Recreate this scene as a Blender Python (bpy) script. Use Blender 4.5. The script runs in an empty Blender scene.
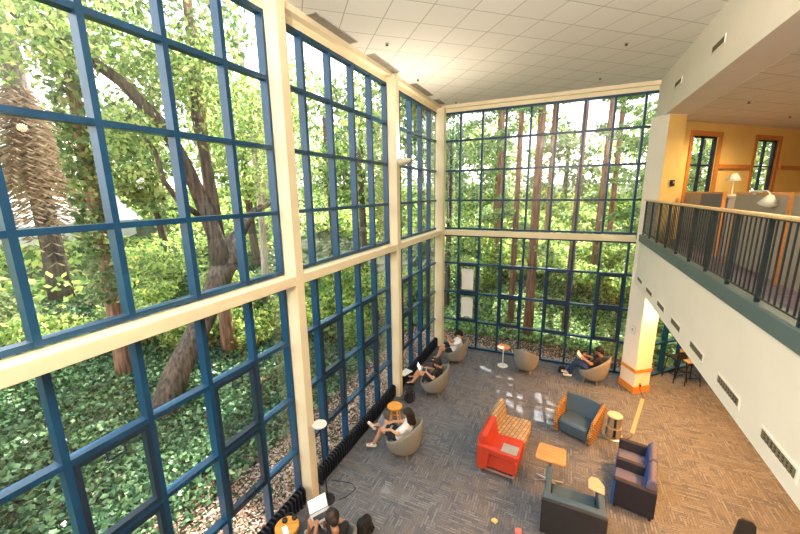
import bpy, bmesh, math, random
import numpy as np
from mathutils import Vector, Matrix
random.seed(7)
rng = np.random.default_rng(11)
SC = bpy.context.scene
COL = SC.collection
PI = math.pi
R = math.radians

# ------------------------------------------------------------------ materials
def nmat(name):
    m = bpy.data.materials.new(name); m.use_nodes = True
    nt = m.node_tree; nt.nodes.clear()
    out = nt.nodes.new('ShaderNodeOutputMaterial')
    return m, nt, out

def lnk(nt, a, b): nt.links.new(a, b)

def mat(name, col, rough=.6, metal=0., var=.12, scale=9., spec=.4, bump=0., emit=0.):
    m, nt, out = nmat(name)
    b = nt.nodes.new('ShaderNodeBsdfPrincipled')
    tc = nt.nodes.new('ShaderNodeTexCoord')
    nz = nt.nodes.new('ShaderNodeTexNoise'); nz.inputs['Scale'].default_value = scale; nz.inputs['Detail'].default_value = 3
    rp = nt.nodes.new('ShaderNodeValToRGB')
    rp.color_ramp.elements[0].position = .3; rp.color_ramp.elements[1].position = .7
    rp.color_ramp.elements[0].color = (*[c*(1-var) for c in col], 1)
    rp.color_ramp.elements[1].color = (*[min(1, c*(1+var)) for c in col], 1)
    lnk(nt, tc.outputs['Object'], nz.inputs['Vector']); lnk(nt, nz.outputs['Fac'], rp.inputs['Fac'])
    lnk(nt, rp.outputs['Color'], b.inputs['Base Color'])
    b.inputs['Roughness'].default_value = rough; b.inputs['Metallic'].default_value = metal
    b.inputs['Specular IOR Level'].default_value = spec
    if emit:
        lnk(nt, rp.outputs['Color'], b.inputs['Emission Color']); b.inputs['Emission Strength'].default_value = emit
    if bump:
        n2 = nt.nodes.new('ShaderNodeTexNoise'); n2.inputs['Scale'].default_value = scale*12
        bp = nt.nodes.new('ShaderNodeBump'); bp.inputs['Strength'].default_value = bump; bp.inputs['Distance'].default_value = .01
        lnk(nt, tc.outputs['Object'], n2.inputs['Vector']); lnk(nt, n2.outputs['Fac'], bp.inputs['Height']); lnk(nt, bp.outputs['Normal'], b.inputs['Normal'])
    lnk(nt, b.outputs['BSDF'], out.inputs['Surface'])
    return m

def wood(name, col, rough=.45, scale=6.):
    m, nt, out = nmat(name)
    b = nt.nodes.new('ShaderNodeBsdfPrincipled')
    tc = nt.nodes.new('ShaderNodeTexCoord'); mp = nt.nodes.new('ShaderNodeMapping'); mp.inputs['Scale'].default_value = (1, 6, 6)
    nz = nt.nodes.new('ShaderNodeTexNoise'); nz.inputs['Scale'].default_value = scale; nz.inputs['Detail'].default_value = 5
    rp = nt.nodes.new('ShaderNodeValToRGB'); rp.color_ramp.elements[0].position = .3; rp.color_ramp.elements[1].position = .7
    rp.color_ramp.elements[0].color = (*[c*.8 for c in col], 1); rp.color_ramp.elements[1].color = (*[min(1, c*1.15) for c in col], 1)
    lnk(nt, tc.outputs['Object'], mp.inputs['Vector']); lnk(nt, mp.outputs['Vector'], nz.inputs['Vector'])
    lnk(nt, nz.outputs['Fac'], rp.inputs['Fac']); lnk(nt, rp.outputs['Color'], b.inputs['Base Color'])
    b.inputs['Roughness'].default_value = rough
    lnk(nt, b.outputs['BSDF'], out.inputs['Surface'])
    return m

def leafmat(name, cols, trans=.45, rough=.5, gain=1.35):
    """leaves: a random tone for each leaf, part of the light passes through"""
    m, nt, out = nmat(name)
    g = nt.nodes.new('ShaderNodeNewGeometry')
    rp = nt.nodes.new('ShaderNodeValToRGB')
    els = rp.color_ramp.elements
    while len(els) < len(cols): els.new(.5)
    for i, c in enumerate(cols):
        els[i].position = i/(len(cols)-1); els[i].color = (*c, 1)
    cols = [tuple(min(1, c*gain) for c in k) for k in cols]
    for i, c in enumerate(cols): els[i].color = (*c, 1)
    lnk(nt, g.outputs['Random Per Island'], rp.inputs['Fac'])
    d = nt.nodes.new('ShaderNodeBsdfPrincipled'); d.inputs['Roughness'].default_value = rough; d.inputs['Specular IOR Level'].default_value = .35
    t = nt.nodes.new('ShaderNodeBsdfTranslucent'); mx = nt.nodes.new('ShaderNodeMixShader'); mx.inputs['Fac'].default_value = trans
    hs = nt.nodes.new('ShaderNodeHueSaturation'); hs.inputs['Value'].default_value = 1.5; hs.inputs['Saturation'].default_value = .92
    lnk(nt, rp.outputs['Color'], d.inputs['Base Color']); lnk(nt, rp.outputs['Color'], hs.inputs['Color']); lnk(nt, hs.outputs['Color'], t.inputs['Color'])
    lnk(nt, d.outputs['BSDF'], mx.inputs[1]); lnk(nt, t.outputs['BSDF'], mx.inputs[2]); lnk(nt, mx.outputs['Shader'], out.inputs['Surface'])
    return m

def glassmat():
    m, nt, out = nmat('clear_glass')
    lw = nt.nodes.new('ShaderNodeLayerWeight'); lw.inputs['Blend'].default_value = .5
    pw = nt.nodes.new('ShaderNodeMath'); pw.operation = 'POWER'; pw.inputs[1].default_value = 4.
    ma = nt.nodes.new('ShaderNodeMath'); ma.operation = 'MULTIPLY_ADD'; ma.inputs[1].default_value = .85; ma.inputs[2].default_value = .09
    lnk(nt, lw.outputs['Facing'], pw.inputs[0]); lnk(nt, pw.outputs[0], ma.inputs[0])
    tr = nt.nodes.new('ShaderNodeBsdfTransparent'); tr.inputs['Color'].default_value = (.95, .97, .96, 1)
    gl = nt.nodes.new('ShaderNodeBsdfGlossy'); gl.inputs['Roughness'].default_value = 0.
    mx = nt.nodes.new('ShaderNodeMixShader')
    lnk(nt, ma.outputs[0], mx.inputs['Fac']); lnk(nt, tr.outputs[0], mx.inputs[1]); lnk(nt, gl.outputs[0], mx.inputs[2])
    lnk(nt, mx.outputs[0], out.inputs['Surface'])
    return m

def tilemat(name, col, p0, ang, size):
    """suspended ceiling: square panels on a thin grid turned by ang"""
    m, nt, out = nmat(name)
    tc = nt.nodes.new('ShaderNodeTexCoord'); mp = nt.nodes.new('ShaderNodeMapping')
    a = -ang; c, s = math.cos(a), math.sin(a)
    mp.inputs['Rotation'].default_value = (0, 0, a)
    mp.inputs['Location'].default_value = (-(c*p0[0]-s*p0[1]), -(s*p0[0]+c*p0[1]), 0)
    br = nt.nodes.new('ShaderNodeTexBrick'); br.offset = 0; br.squash = 1
    br.inputs['Scale'].default_value = 1.; br.inputs['Brick Width'].default_value = size; br.inputs['Row Height'].default_value = size
    br.inputs['Mortar Size'].default_value = .009; br.inputs['Mortar Smooth'].default_value = .1; br.inputs['Bias'].default_value = 0
    br.inputs['Color1'].default_value = (*col, 1); br.inputs['Color2'].default_value = (*[x*.965 for x in col], 1)
    br.inputs['Mortar'].default_value = (*[x*.55 for x in col], 1)
    nz = nt.nodes.new('ShaderNodeTexNoise'); nz.inputs['Scale'].default_value = 60
    mr = nt.nodes.new('ShaderNodeMix'); mr.data_type = 'RGBA'; mr.blend_type = 'MULTIPLY'; mr.inputs[0].default_value = .12
    b = nt.nodes.new('ShaderNodeBsdfPrincipled'); b.inputs['Roughness'].default_value = .85
    lnk(nt, tc.outputs['Object'], mp.inputs['Vector']); lnk(nt, mp.outputs['Vector'], br.inputs['Vector']); lnk(nt, tc.outputs['Object'], nz.inputs['Vector'])
    lnk(nt, br.outputs['Color'], mr.inputs[6]); lnk(nt, nz.outputs['Fac'], mr.inputs[7]); lnk(nt, mr.outputs[2], b.inputs['Base Color'])
    lnk(nt, b.outputs['BSDF'], out.inputs['Surface'])
    return m

def carpetmat(name, c1, c2, c3, rot=0.):
    """short dashes woven in two directions, in mottled tones"""
    m, nt, out = nmat(name)
    tc = nt.nodes.new('ShaderNodeTexCoord')
    def brick(rz, off):
        mp = nt.nodes.new('ShaderNodeMapping'); mp.inputs['Rotation'].default_value = (0, 0, rz); mp.inputs['Location'].default_value = (off, off*.7, 0)
        br = nt.nodes.new('ShaderNodeTexBrick'); br.offset = .37; br.squash = 1
        br.inputs['Scale'].default_value = 1; br.inputs['Brick Width'].default_value = .21; br.inputs['Row Height'].default_value = .05
        br.inputs['Mortar Size'].default_value = .006; br.inputs['Bias'].default_value = -.05
        br.inputs['Color1'].default_value = (*c1, 1); br.inputs['Color2'].default_value = (*c2, 1); br.inputs['Mortar'].default_value = (*[x*.8 for x in c1], 1)
        lnk(nt, tc.outputs['Object'], mp.inputs['Vector']); lnk(nt, mp.outputs['Vector'], br.inputs['Vector'])
        return br
    A, B = brick(rot, 0.), brick(rot+PI/2, 3.3)
    mp = nt.nodes.new('ShaderNodeMapping'); mp.inputs['Rotation'].default_value = (0, 0, rot)
    vr = nt.nodes.new('ShaderNodeTexVoronoi'); vr.distance = 'CHEBYCHEV'; vr.inputs['Scale'].default_value = 3.6
    lnk(nt, tc.outputs['Object'], mp.inputs['Vector']); lnk(nt, mp.outputs['Vector'], vr.inputs['Vector'])
    sx = nt.nodes.new('ShaderNodeSeparateColor'); lnk(nt, vr.outputs['Color'], sx.inputs[0])
    gt = nt.nodes.new('ShaderNodeMath'); gt.operation = 'GREATER_THAN'; gt.inputs[1].default_value = .5; lnk(nt, sx.outputs[0], gt.inputs[0])
    mx = nt.nodes.new('ShaderNodeMix'); mx.data_type = 'RGBA'
    lnk(nt, gt.outputs[0], mx.inputs[0]); lnk(nt, A.outputs['Color'], mx.inputs[6]); lnk(nt, B.outputs['Color'], mx.inputs[7])
    nz = nt.nodes.new('ShaderNodeTexNoise'); nz.inputs['Scale'].default_value = 3.5; nz.inputs['Detail'].default_value = 6
    rp = nt.nodes.new('ShaderNodeValToRGB'); rp.color_ramp.elements[0].position = .42; rp.color_ramp.elements[1].position = .66
    rp.color_ramp.elements[0].color = (0, 0, 0, 1); rp.color_ramp.elements[1].color = (.75, .75, .75, 1)
    m2 = nt.nodes.new('ShaderNodeMix'); m2.data_type = 'RGBA'; m2.inputs[7].default_value = (*c3, 1)
    lnk(nt, tc.outputs['Object'], nz.inputs['Vector']); lnk(nt, nz.outputs['Fac'], rp.inputs['Fac']); lnk(nt, rp.outputs['Color'], m2.inputs[0]); lnk(nt, mx.outputs[2], m2.inputs[6])
    n3 = nt.nodes.new('ShaderNodeTexNoise'); n3.inputs['Scale'].default_value = 45; n3.inputs['Detail'].default_value = 2
    m3 = nt.nodes.new('ShaderNodeMix'); m3.data_type = 'RGBA'; m3.blend_type = 'OVERLAY'; m3.inputs[0].default_value = .55
    lnk(nt, tc.outputs['Object'], n3.inputs['Vector']); lnk(nt, m2.outputs[2], m3.inputs[6]); lnk(nt, n3.outputs['Fac'], m3.inputs[7])
    b = nt.nodes.new('ShaderNodeBsdfPrincipled'); b.inputs['Roughness'].default_value = .95; b.inputs['Specular IOR Level'].default_value = .1
    lnk(nt, m3.outputs[2], b.inputs['Base Color']); lnk(nt, b.outputs['BSDF'], out.inputs['Surface'])
    return m

def patchmat(name, c1, c2, w=.09, h=.045, bias=0.):
    """upholstery woven with rows of small blocks"""
    m, nt, out = nmat(name)
    tc = nt.nodes.new('ShaderNodeTexCoord'); mp = nt.nodes.new('ShaderNodeMapping'); mp.inputs['Rotation'].default_value = (R(35), R(20), R(8))
    br = nt.nodes.new('ShaderNodeTexBrick'); br.offset = .5
    br.inputs['Scale'].default_value = 1; br.inputs['Brick Width'].default_value = w; br.inputs['Row Height'].default_value = h
    br.inputs['Mortar Size'].default_value = .008; br.inputs['Bias'].default_value = bias
    br.inputs['Color1'].default_value = (*c1, 1); br.inputs['Color2'].default_value = (*[(a+b_)/2 for a, b_ in zip(c1, c2)], 1); br.inputs['Mortar'].default_value = (*c2, 1)
    b = nt.nodes.new('ShaderNodeBsdfPrincipled'); b.inputs['Roughness'].default_value = .85
    lnk(nt, tc.outputs['Object'], mp.inputs['Vector']); lnk(nt, mp.outputs['Vector'], br.inputs['Vector'])
    lnk(nt, br.outputs['Color'], b.inputs['Base Color']); lnk(nt, b.outputs['BSDF'], out.inputs['Surface'])
    return m

def barkmat(name, c1, c2, sc=5.):
    m, nt, out = nmat(name)
    tc = nt.nodes.new('ShaderNodeTexCoord'); mp = nt.nodes.new('ShaderNodeMapping'); mp.inputs['Scale'].default_value = (3, 3, .35)
    nz = nt.nodes.new('ShaderNodeTexNoise'); nz.inputs['Scale'].default_value = sc; nz.inputs['Detail'].default_value = 6
    rp = nt.nodes.new('ShaderNodeValToRGB'); rp.color_ramp.elements[0].position = .35; rp.color_ramp.elements[1].position = .65
    rp.color_ramp.elements[0].color = (*c1, 1); rp.color_ramp.elements[1].color = (*c2, 1)
    b = nt.nodes.new('ShaderNodeBsdfPrincipled'); b.inputs['Roughness'].default_value = .9
    bp = nt.nodes.new('ShaderNodeBump'); bp.inputs['Strength'].default_value = .6; bp.inputs['Distance'].default_value = .05
    lnk(nt, tc.outputs['Object'], mp.inputs['Vector']); lnk(nt, mp.outputs['Vector'], nz.inputs['Vector']); lnk(nt, nz.outputs['Fac'], rp.inputs['Fac'])
    lnk(nt, nz.outputs['Fac'], bp.inputs['Height']); lnk(nt, bp.outputs['Normal'], b.inputs['Normal'])
    lnk(nt, rp.outputs['Color'], b.inputs['Base Color']); lnk(nt, b.outputs['BSDF'], out.inputs['Surface'])
    return m

M = {}
M['glass'] = glassmat()
M['frame'] = mat('blue_window_metal', (.0025, .042, .105), .32, 0., .1, 3., .5)
M['sash'] = mat('navy_sash_metal', (.006, .018, .04), .4, 0., .1, 3., .5)
M['cream'] = mat('cream_paint', (.83, .72, .50), .7, 0, .03, 2)
M['white_wall'] = mat('white_wall_paint', (.85, .775, .67), .8, 0, .025, 1.5)
M['yellow_wall'] = mat('yellow_wall_paint', (.86, .60, .20), .8, 0, .05, 1.5)
M['ceiling'] = tilemat('ceiling_panels', (.90, .86, .80), (.721, 5.422), R(42), .645)
M['ceiling2'] = tilemat('balcony_ceiling_panels', (.84, .77, .66), (7.64, 8.72), R(42), .645)
M['carpet'] = carpetmat('woven_carpet', (.088, .102, .128), (.19, .20, .228), (.135, .137, .142))
M['carpet2'] = mat('mauve_carpet', (.25, .19, .23), .95, 0, .2, 14)
M['teal_trim'] = mat('grey_teal_trim', (.095, .135, .14), .5, 0, .05, 3)
M['iron'] = mat('dark_iron', (.012, .02, .024), .45, 0, .1, 5)
M['rail_wood'] = wood('pale_rail_wood', (.72, .46, .22))
M['orange_wood'] = wood('orange_stained_wood', (.62, .24, .05))
M['table_wood'] = wood('orange_laminate', (.66, .26, .10), .4, 3)
M['stool_wood'] = wood('honey_wood', (.72, .33, .05), .4)
M['pale_wood'] = wood('pale_maple', (.40, .33, .26))
M['grille'] = mat('grey_grille', (.42, .38, .31), .6, 0, .08, 4)
M['grille_dark'] = mat('dark_grille_slot', (.10, .085, .06), .7, 0, .1, 4)
M['vent_slat'] = mat('bronze_vent_slat', (.17, .14, .085), .6, 0, .1, 6)
M['vent_back'] = mat('vent_hollow', (.035, .03, .022), .8)
M['grey_fabric'] = mat('taupe_grey_felt', (.235, .225, .20), .9, 0, .08, 25, .15)
M['grey_fabric_in'] = mat('warm_grey_felt', (.22, .205, .175), .9, 0, .08, 25, .15)
M['leg_wood'] = wood('grey_oak', (.20, .165, .13))
M['red'] = mat('red_vinyl', (.43, .045, .022), .45, 0, .06, 5)
M['tan_weave'] = patchmat('tan_block_weave', (.47, .365, .235), (.19, .12, .065), .12, .07)
M['ochre_weave'] = patchmat('ochre_block_weave', (.50, .29, .085), (.13, .06, .02), .05, .035)
M['slate'] = mat('slate_vinyl', (.042, .082, .13), .45, 0, .06, 4)
M['slate_dark'] = mat('charcoal_vinyl', (.018, .021, .027), .5, 0, .08, 6)
M['navy'] = mat('navy_weave_outer', (.012, .014, .028), .8, 0, .15, 30)
M['navy_seat'] = patchmat('navy_block_weave', (.022, .026, .075), (.10, .10, .17), .05, .02)
M['blue'] = mat('bright_blue_vinyl', (.012, .07, .30), .45, 0, .08, 5)
M['metal'] = mat('brushed_steel', (.55, .55, .55), .3, .9, .05, 6)
M['black'] = mat('black_plastic', (.012, .012, .014), .5, 0, .15, 8)
M['black_cloth'] = mat('black_cloth', (.012, .012, .015), .9, 0, .25, 20)
M['white'] = mat('white_plastic', (.80, .80, .78), .5, 0, .03, 5)
M['paper'] = mat('white_paper', (.85, .84, .82), .8, 0, .03, 5)
M['screen'] = mat('lit_screen', (.9, .93, .95), .3, 0, .05, 9, emit=.9)
M['screen_dark'] = mat('dim_screen', (.16, .19, .26), .25, 0, .2, 9, emit=.2)
M['silver'] = mat('silver_case', (.5, .5, .51), .35, .6, .05, 5)
M['orange_band'] = wood('orange_oak_band', (.70, .27, .04))
M['pillar'] = mat('pillar_paint', (.86, .80, .69), .8, 0, .02, 2)
M['lamp_shade'] = mat('ivory_shade', (.86, .80, .66), .5, 0, .03, 5)
M['partition'] = mat('taupe_partition_fabric', (.36, .30, .23), .9, 0, .06, 12)
M['partition2'] = mat('grey_partition_fabric', (.17, .15, .14), .9, 0, .06, 12)
M['radiator'] = mat('black_navy_enamel', (.010, .013, .022), .4, 0, .15, 8)
M['skin'] = mat('light_skin', (.62, .33, .20), .5, 0, .05, 8)
M['skin_tan'] = mat('tan_skin', (.42, .20, .11), .5, 0, .05, 8)
M['hair_dark'] = mat('dark_brown_hair', (.022, .012, .008), .55, 0, .4, 30)
M['hair_black'] = mat('black_hair', (.008, .007, .007), .5, 0, .3, 30)
M['shirt_white'] = mat('white_cotton', (.82, .82, .84), .9, 0, .04, 14)
M['shirt_black'] = mat('black_cotton', (.014, .014, .018), .9, 0, .2, 14)
M['shorts'] = mat('dark_shorts_cloth', (.02, .022, .03), .9, 0, .2, 14)
M['denim'] = mat('navy_denim', (.02, .045, .12), .9, 0, .2, 25)
M['shoe'] = mat('white_shoe', (.78, .76, .72), .6, 0, .05, 14)
M['eye'] = mat('dark_eye', (.02, .015, .01), .2)
M['lip'] = mat('lip', (.45, .14, .11), .5)
M['soil'] = mat('dark_leafy_soil', (.045, .055, .022), .95, 0, .5, 2.5)
M['house_wall'] = mat('pale_house_wall', (.85, .83, .80), .8, 0, .05, 1)
M['house_roof'] = mat('grey_house_roof', (.66, .62, .58), .8, 0, .1, 3)
M['house_glass'] = mat('bluish_window', (.30, .42, .60), .2, 0, .2, 3)
M['bark_grey'] = barkmat('grey_brown_bark', (.03, .021, .016), (.135, .098, .072))
M['bark_red'] = barkmat('red_brown_bark', (.13, .055, .03), (.36, .19, .12))
M['bark_pale'] = barkmat('pale_bark', (.34, .26, .20), (.62, .52, .43))
M['leaf_light'] = leafmat('light_green_leaf', [(.04, .085, .02), (.13, .21, .045), (.26, .33, .09), (.38, .35, .12)], .5)
M['leaf_mid'] = leafmat('mid_green_leaf', [(.022, .05, .018), (.07, .125, .04), (.16, .22, .07), (.25, .25, .09)], .45)
M['leaf_shrub'] = leafmat('shrub_leaf', [(.03, .07, .018), (.10, .17, .04), (.22, .30, .07), (.42, .38, .10)], .45, .5, 1.7)
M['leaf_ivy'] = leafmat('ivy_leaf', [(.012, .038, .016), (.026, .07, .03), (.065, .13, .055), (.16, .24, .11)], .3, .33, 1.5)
M['leaf_ivy_lit'] = leafmat('sunlit_ivy_leaf', [(.03, .07, .03), (.08, .15, .05), (.17, .25, .09), (.32, .36, .16)], .45, .4, 1.8)  # brighter copy of the ivy leaf, sunlight put into its colour
M['leaf_litter'] = leafmat('fallen_leaf', [(.10, .05, .035), (.24, .13, .09), (.40, .25, .19), (.52, .38, .32), (.07, .10, .03)], .1)
M['leaf_conifer'] = leafmat('conifer_spray', [(.03, .075, .025), (.09, .17, .06), (.20, .28, .11), (.32, .30, .12)], .45, .5, 1.6)
M['leaf_rust'] = leafmat('rust_frond', [(.10, .06, .035), (.22, .14, .085), (.32, .23, .15), (.17, .13, .07)], .35, .5, 1.)

# ------------------------------------------------------------------ mesh helpers
class MB:
    def __init__(s): s.v = []; s.f = []; s.m = []
    def add(s, vs, fs, mi=0):
        o = len(s.v); s.v += [tuple(v) for v in vs]
        s.f += [tuple(i+o for i in f) for f in fs]; s.m += [mi]*len(fs); return s
    def box(s, c, d, rot=None, mi=0, taper=(1, 1)):
        x, y, z = [k/2 for k in d]; tx, ty = taper
        vs = [Vector(p) for p in ((-x, -y, -z), (x, -y, -z), (x, y, -z), (-x, y, -z), (-x*tx, -y*ty, z), (x*tx, -y*ty, z), (x*tx, y*ty, z), (-x*tx, y*ty, z))]
        if rot is not None: vs = [rot @ v for v in vs]
        vs = [v+Vector(c) for v in vs]
        return s.add(vs, [(3, 2, 1, 0), (4, 5, 6, 7), (0, 1, 5, 4), (1, 2, 6, 5), (2, 3, 7, 6), (3, 0, 4, 7)], mi)
    def rng(s, x0, x1, y0, y1, z0, z1, mi=0): return s.box(((x0+x1)/2, (y0+y1)/2, (z0+z1)/2), (x1-x0, y1-y0, z1-z0), None, mi)
    def prism(s, poly, z0, z1, mi=0):
        n = len(poly); vs = [(x, y, z0) for x, y in poly]+[(x, y, z1) for x, y in poly]
        return s.add(vs, [tuple(range(n-1, -1, -1)), tuple(range(n, 2*n))]+[(i, (i+1) % n, (i+1) % n+n, i+n) for i in range(n)], mi)
    def prism_axis(s, poly, axis, a0, a1, mi=0):
        """poly in the plane square to axis ('x': (y,z); 'y': (x,z)), extruded along it"""
        n = len(poly)
        P = (lambda p, a: (a, p[0], p[1])) if axis == 'x' else (lambda p, a: (p[0], a, p[1]))
        vs = [P(p, a0) for p in poly]+[P(p, a1) for p in poly]
        return s.add(vs, [tuple(range(n-1, -1, -1)), tuple(range(n, 2*n))]+[(i, (i+1) % n, (i+1) % n+n, i+n) for i in range(n)], mi)
    def path(s, pts, rad, seg=8, mi=0, cap=True):
        pts = [Vector(p) for p in pts]; rad = rad if hasattr(rad, '__len__') else [rad]*len(pts)
        rings = []; up = None
        for i, p in enumerate(pts):
            t = (pts[min(i+1, len(pts)-1)]-pts[max(i-1, 0)]).normalized()
            if up is None:
                a = Vector((0, 0, 1)) if abs(t.z) < .9 else Vector((1, 0, 0)); up = t.cross(a).normalized()
            up = (up-t*up.dot(t)).normalized(); w = t.cross(up)
            rings.append([p+(up*math.cos(2*PI*k/seg)+w*math.sin(2*PI*k/seg))*rad[i] for k in range(seg)])
        vs = [v for r in rings for v in r]; fs = []
        for i in range(len(rings)-1):
            for k in range(seg): fs.append((i*seg+k, i*seg+(k+1) % seg, (i+1)*seg+(k+1) % seg, (i+1)*seg+k))
        if cap: fs += [tuple(range(seg-1, -1, -1)), tuple(range((len(rings)-1)*seg, len(rings)*seg))]
        return s.add(vs, fs, mi)
    def tube(s, a, b, r0, r1=None, seg=10, mi=0): return s.path([a, b], [r0, r0 if r1 is None else r1], seg, mi)
    def lathe(s, prof, c=(0, 0, 0), seg=24, mi=0):
        vs = []; fs = []; n = len(prof)
        for r, z in prof:
            vs += [(c[0]+r*math.cos(2*PI*k/seg), c[1]+r*math.sin(2*PI*k/seg), c[2]+z) for k in range(seg)]
        for i in range(n-1):
            for k in range(seg): fs.append((i*seg+k, i*seg+(k+1) % seg, (i+1)*seg+(k+1) % seg, (i+1)*seg+k))
        fs += [tuple(range(seg-1, -1, -1)), tuple(range((n-1)*seg, n*seg))]
        return s.add(vs, fs, mi)
    def ball(s, c, r, seg=10, mi=0, sc=(1, 1, 1)):
        vs = []; fs = []; N = seg//2+1
        for i in range(1, N):
            a = PI*i/N
            vs += [(c[0]+r*sc[0]*math.sin(a)*math.cos(2*PI*k/seg), c[1]+r*sc[1]*math.sin(a)*math.sin(2*PI*k/seg), c[2]-r*sc[2]*math.cos(a)) for k in range(seg)]
        b = len(vs); vs += [(c[0], c[1], c[2]-r*sc[2]), (c[0], c[1], c[2]+r*sc[2])]
        for i in range(N-2):
            for k in range(seg): fs.append((i*seg+k, i*seg+(k+1) % seg, (i+1)*seg+(k+1) % seg, (i+1)*seg+k))
        for k in range(seg):
            fs.append((b, (k+1) % seg, k)); fs.append((b+1, (N-2)*seg+k, (N-2)*seg+(k+1) % seg))
        return s.add(vs, fs, mi)
    def quad(s, a, b, c, d, mi=0): return s.add([a, b, c, d], [(0, 1, 2, 3)], mi)
    def build(s, name, m, parent=None, bevel=0., smooth=False, seg=2):
        me = bpy.data.meshes.new(name); me.from_pydata(s.v, [], s.f)
        for x in (m if isinstance(m, (list, tuple)) else [m]): me.materials.append(x)
        me.polygons.foreach_set('material_index', s.m)
        if smooth: me.polygons.foreach_set('use_smooth', [True]*len(s.f))
        me.update()
        o = bpy.data.objects.new(name, me); COL.objects.link(o)
        if parent is not None: o.parent = parent
        if bevel:
            b = o.modifiers.new('edge', 'BEVEL'); b.width = bevel; b.segments = seg; b.limit_method = 'ANGLE'; b.angle_limit = R(40)
        return o

def thing(name, label, cat, loc=(0, 0, 0), rz=0., group=None):
    o = bpy.data.objects.new(name, None); COL.objects.link(o); o.empty_display_size = .1
    o.location = loc; o.rotation_euler = (0, 0, rz); o['label'] = label; o['category'] = cat
    if group: o['group'] = group
    return o
def tag(o, label, cat, group=None, loc=None, rz=None):
    o['label'] = label; o['category'] = cat
    if group: o['group'] = group
    if loc is not None: o.location = loc
    if rz is not None: o.rotation_euler = (0, 0, rz)
    return o
def struct(o, label=None):
    o['kind'] = 'structure'
    if label: o['label'] = label
    return o
def sempty(name, label=None):
    o = bpy.data.objects.new(name, None); COL.objects.link(o); return struct(o, label)
def dup(root, loc, rz, label=None):
    r = root.copy(); COL.objects.link(r); r.location = loc; r.rotation_euler = (0, 0, rz)
    if label: r['label'] = label
    for ch in list(root.children):
        c = ch.copy(); COL.objects.link(c); c.parent = r
        for g in list(ch.children):
            d = g.copy(); COL.objects.link(d); d.parent = c
    return r
def face(dx, dy): return math.atan2(-dx, dy)   # turn so that the thing's +Y points along (dx, dy)

def soft(name, cones, m, parent=None, voxel=.012, smooth=4):
    """tapered limbs given as (p0, r0, p1, r1), fused into one continuous surface"""
    b = MB()
    for p0, r0, p1, r1 in cones:
        p0, p1 = Vector(p0), Vector(p1)
        b.ball(p0, r0, 16)
        if (p1-p0).length > 1e-4:
            b.ball(p1, r1, 16); b.path([p0, p1], [r0, r1], 16)
    o = b.build(name, m)
    md = o.modifiers.new('fuse', 'REMESH'); md.mode = 'VOXEL'; md.voxel_size = voxel
    if smooth:
        sm = o.modifiers.new('soften', 'SMOOTH'); sm.iterations = smooth; sm.factor = .5
    dg = bpy.context.evaluated_depsgraph_get(); dg.update()
    me = bpy.data.meshes.new_from_object(o.evaluated_get(dg)); me.name = name
    o.modifiers.clear(); old = o.data; o.data = me; bpy.data.meshes.remove(old)
    me.polygons.foreach_set('use_smooth', [True]*len(me.polygons))
    if parent is not None: o.parent = parent
    return o

def leaves(name, P, size, m, parent=None, flat=0., asp=.55, droop=0.):
    """one small pointed blade per point of P"""
    P = np.asarray(P, float); n = len(P)
    a = rng.normal(size=(n, 3)); a[:, 2] *= (1-flat); a[:, 2] -= droop; a /= np.linalg.norm(a, axis=1)[:, None]
    b = rng.normal(size=(n, 3)); b[:, 2] *= (1-flat*.8)
    b -= a*(a*b).sum(1)[:, None]; b /= np.linalg.norm(b, axis=1)[:, None]
    L = size*rng.uniform(.6, 1.35, (n, 1))
    V = np.stack([P-a*L*.5, P+b*L*asp*.5, P+a*L*.5, P-b*L*asp*.5], 1).reshape(-1, 3)
    me = bpy.data.meshes.new(name)
    me.vertices.add(4*n); me.vertices.foreach_set('co', V.ravel())
    me.loops.add(4*n); me.loops.foreach_set('vertex_index', np.arange(4*n))
    me.polygons.add(n); me.polygons.foreach_set('loop_start', np.arange(0, 4*n, 4)); me.polygons.foreach_set('loop_total', np.full(n, 4))
    me.update(calc_edges=True); me.materials.append(m)
    o = bpy.data.objects.new(name, me); COL.objects.link(o)
    if parent is not None: o.parent = parent
    return o

# ------------------------------------------------------------------ measures of the place (metres)
D = 12.237            # far window wall
W = 6.193             # face of the balcony
ZC = 8.53             # main ceiling
ZB0, ZB1 = 4.25, 4.405  # cream beam
ROWU = [4.451, 5.427, 6.42, 7.40, 8.277]
ROWL = [.05, 1.068, 2.134, 3.209, 4.20]
BAYS = [[-3.3, -2.55, -1.78, -1.0, -.23, .46], [.55, 1.314, 2.084, 2.856, 3.635, 4.373], [4.45, 5.202, 5.967, 6.749, 7.504, 8.28], [8.36, 9.02, 9.793, 10.591, 11.387, 12.185]]
FARX = [.03, .783, 1.512, 2.252, 2.991, 3.726, 4.459, 5.204, 5.93, 6.70]
DG0 = Vector((6.747, 12.237, 0)); DGD = Vector((math.sqrt(.5), math.sqrt(.5), 0))   # diagonal outer wall
SUN = Vector((-.10, 1.0, 1.15)).normalized()      # towards the sun

# ------------------------------------------------------------------ room shell
fl = MB().prism([(-.16, -5), (13, -5), (13, 18.49), (6.72, 12.3), (-.16, 12.3)], -.2, 0); struct(fl.build('floor', M['carpet']))
struct(MB().rng(-.16, W+.3, -5, 12.35, ZC, ZC+.3).build('ceiling', M['ceiling']))
# flat cream margin of the ceiling along both window walls
b = MB().rng(-.12, .16, -5, D, ZC-.10, ZC-.002).rng(.16, W, D-.12, D+.1, ZC-.10, ZC-.002); b.rng(-.12, .02, -5, D+.1, 8.31, ZC-.1); b.rng(.02, W, D, D+.1, 8.31, ZC-.1)
struct(b.build('trim_1', M['cream']), 'cream margin between the ceiling and the window heads')
W2 = 6.06
def WS(y): return y*.9345
def WZ(z): return 5.72-(5.72-z)*.9345
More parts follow.
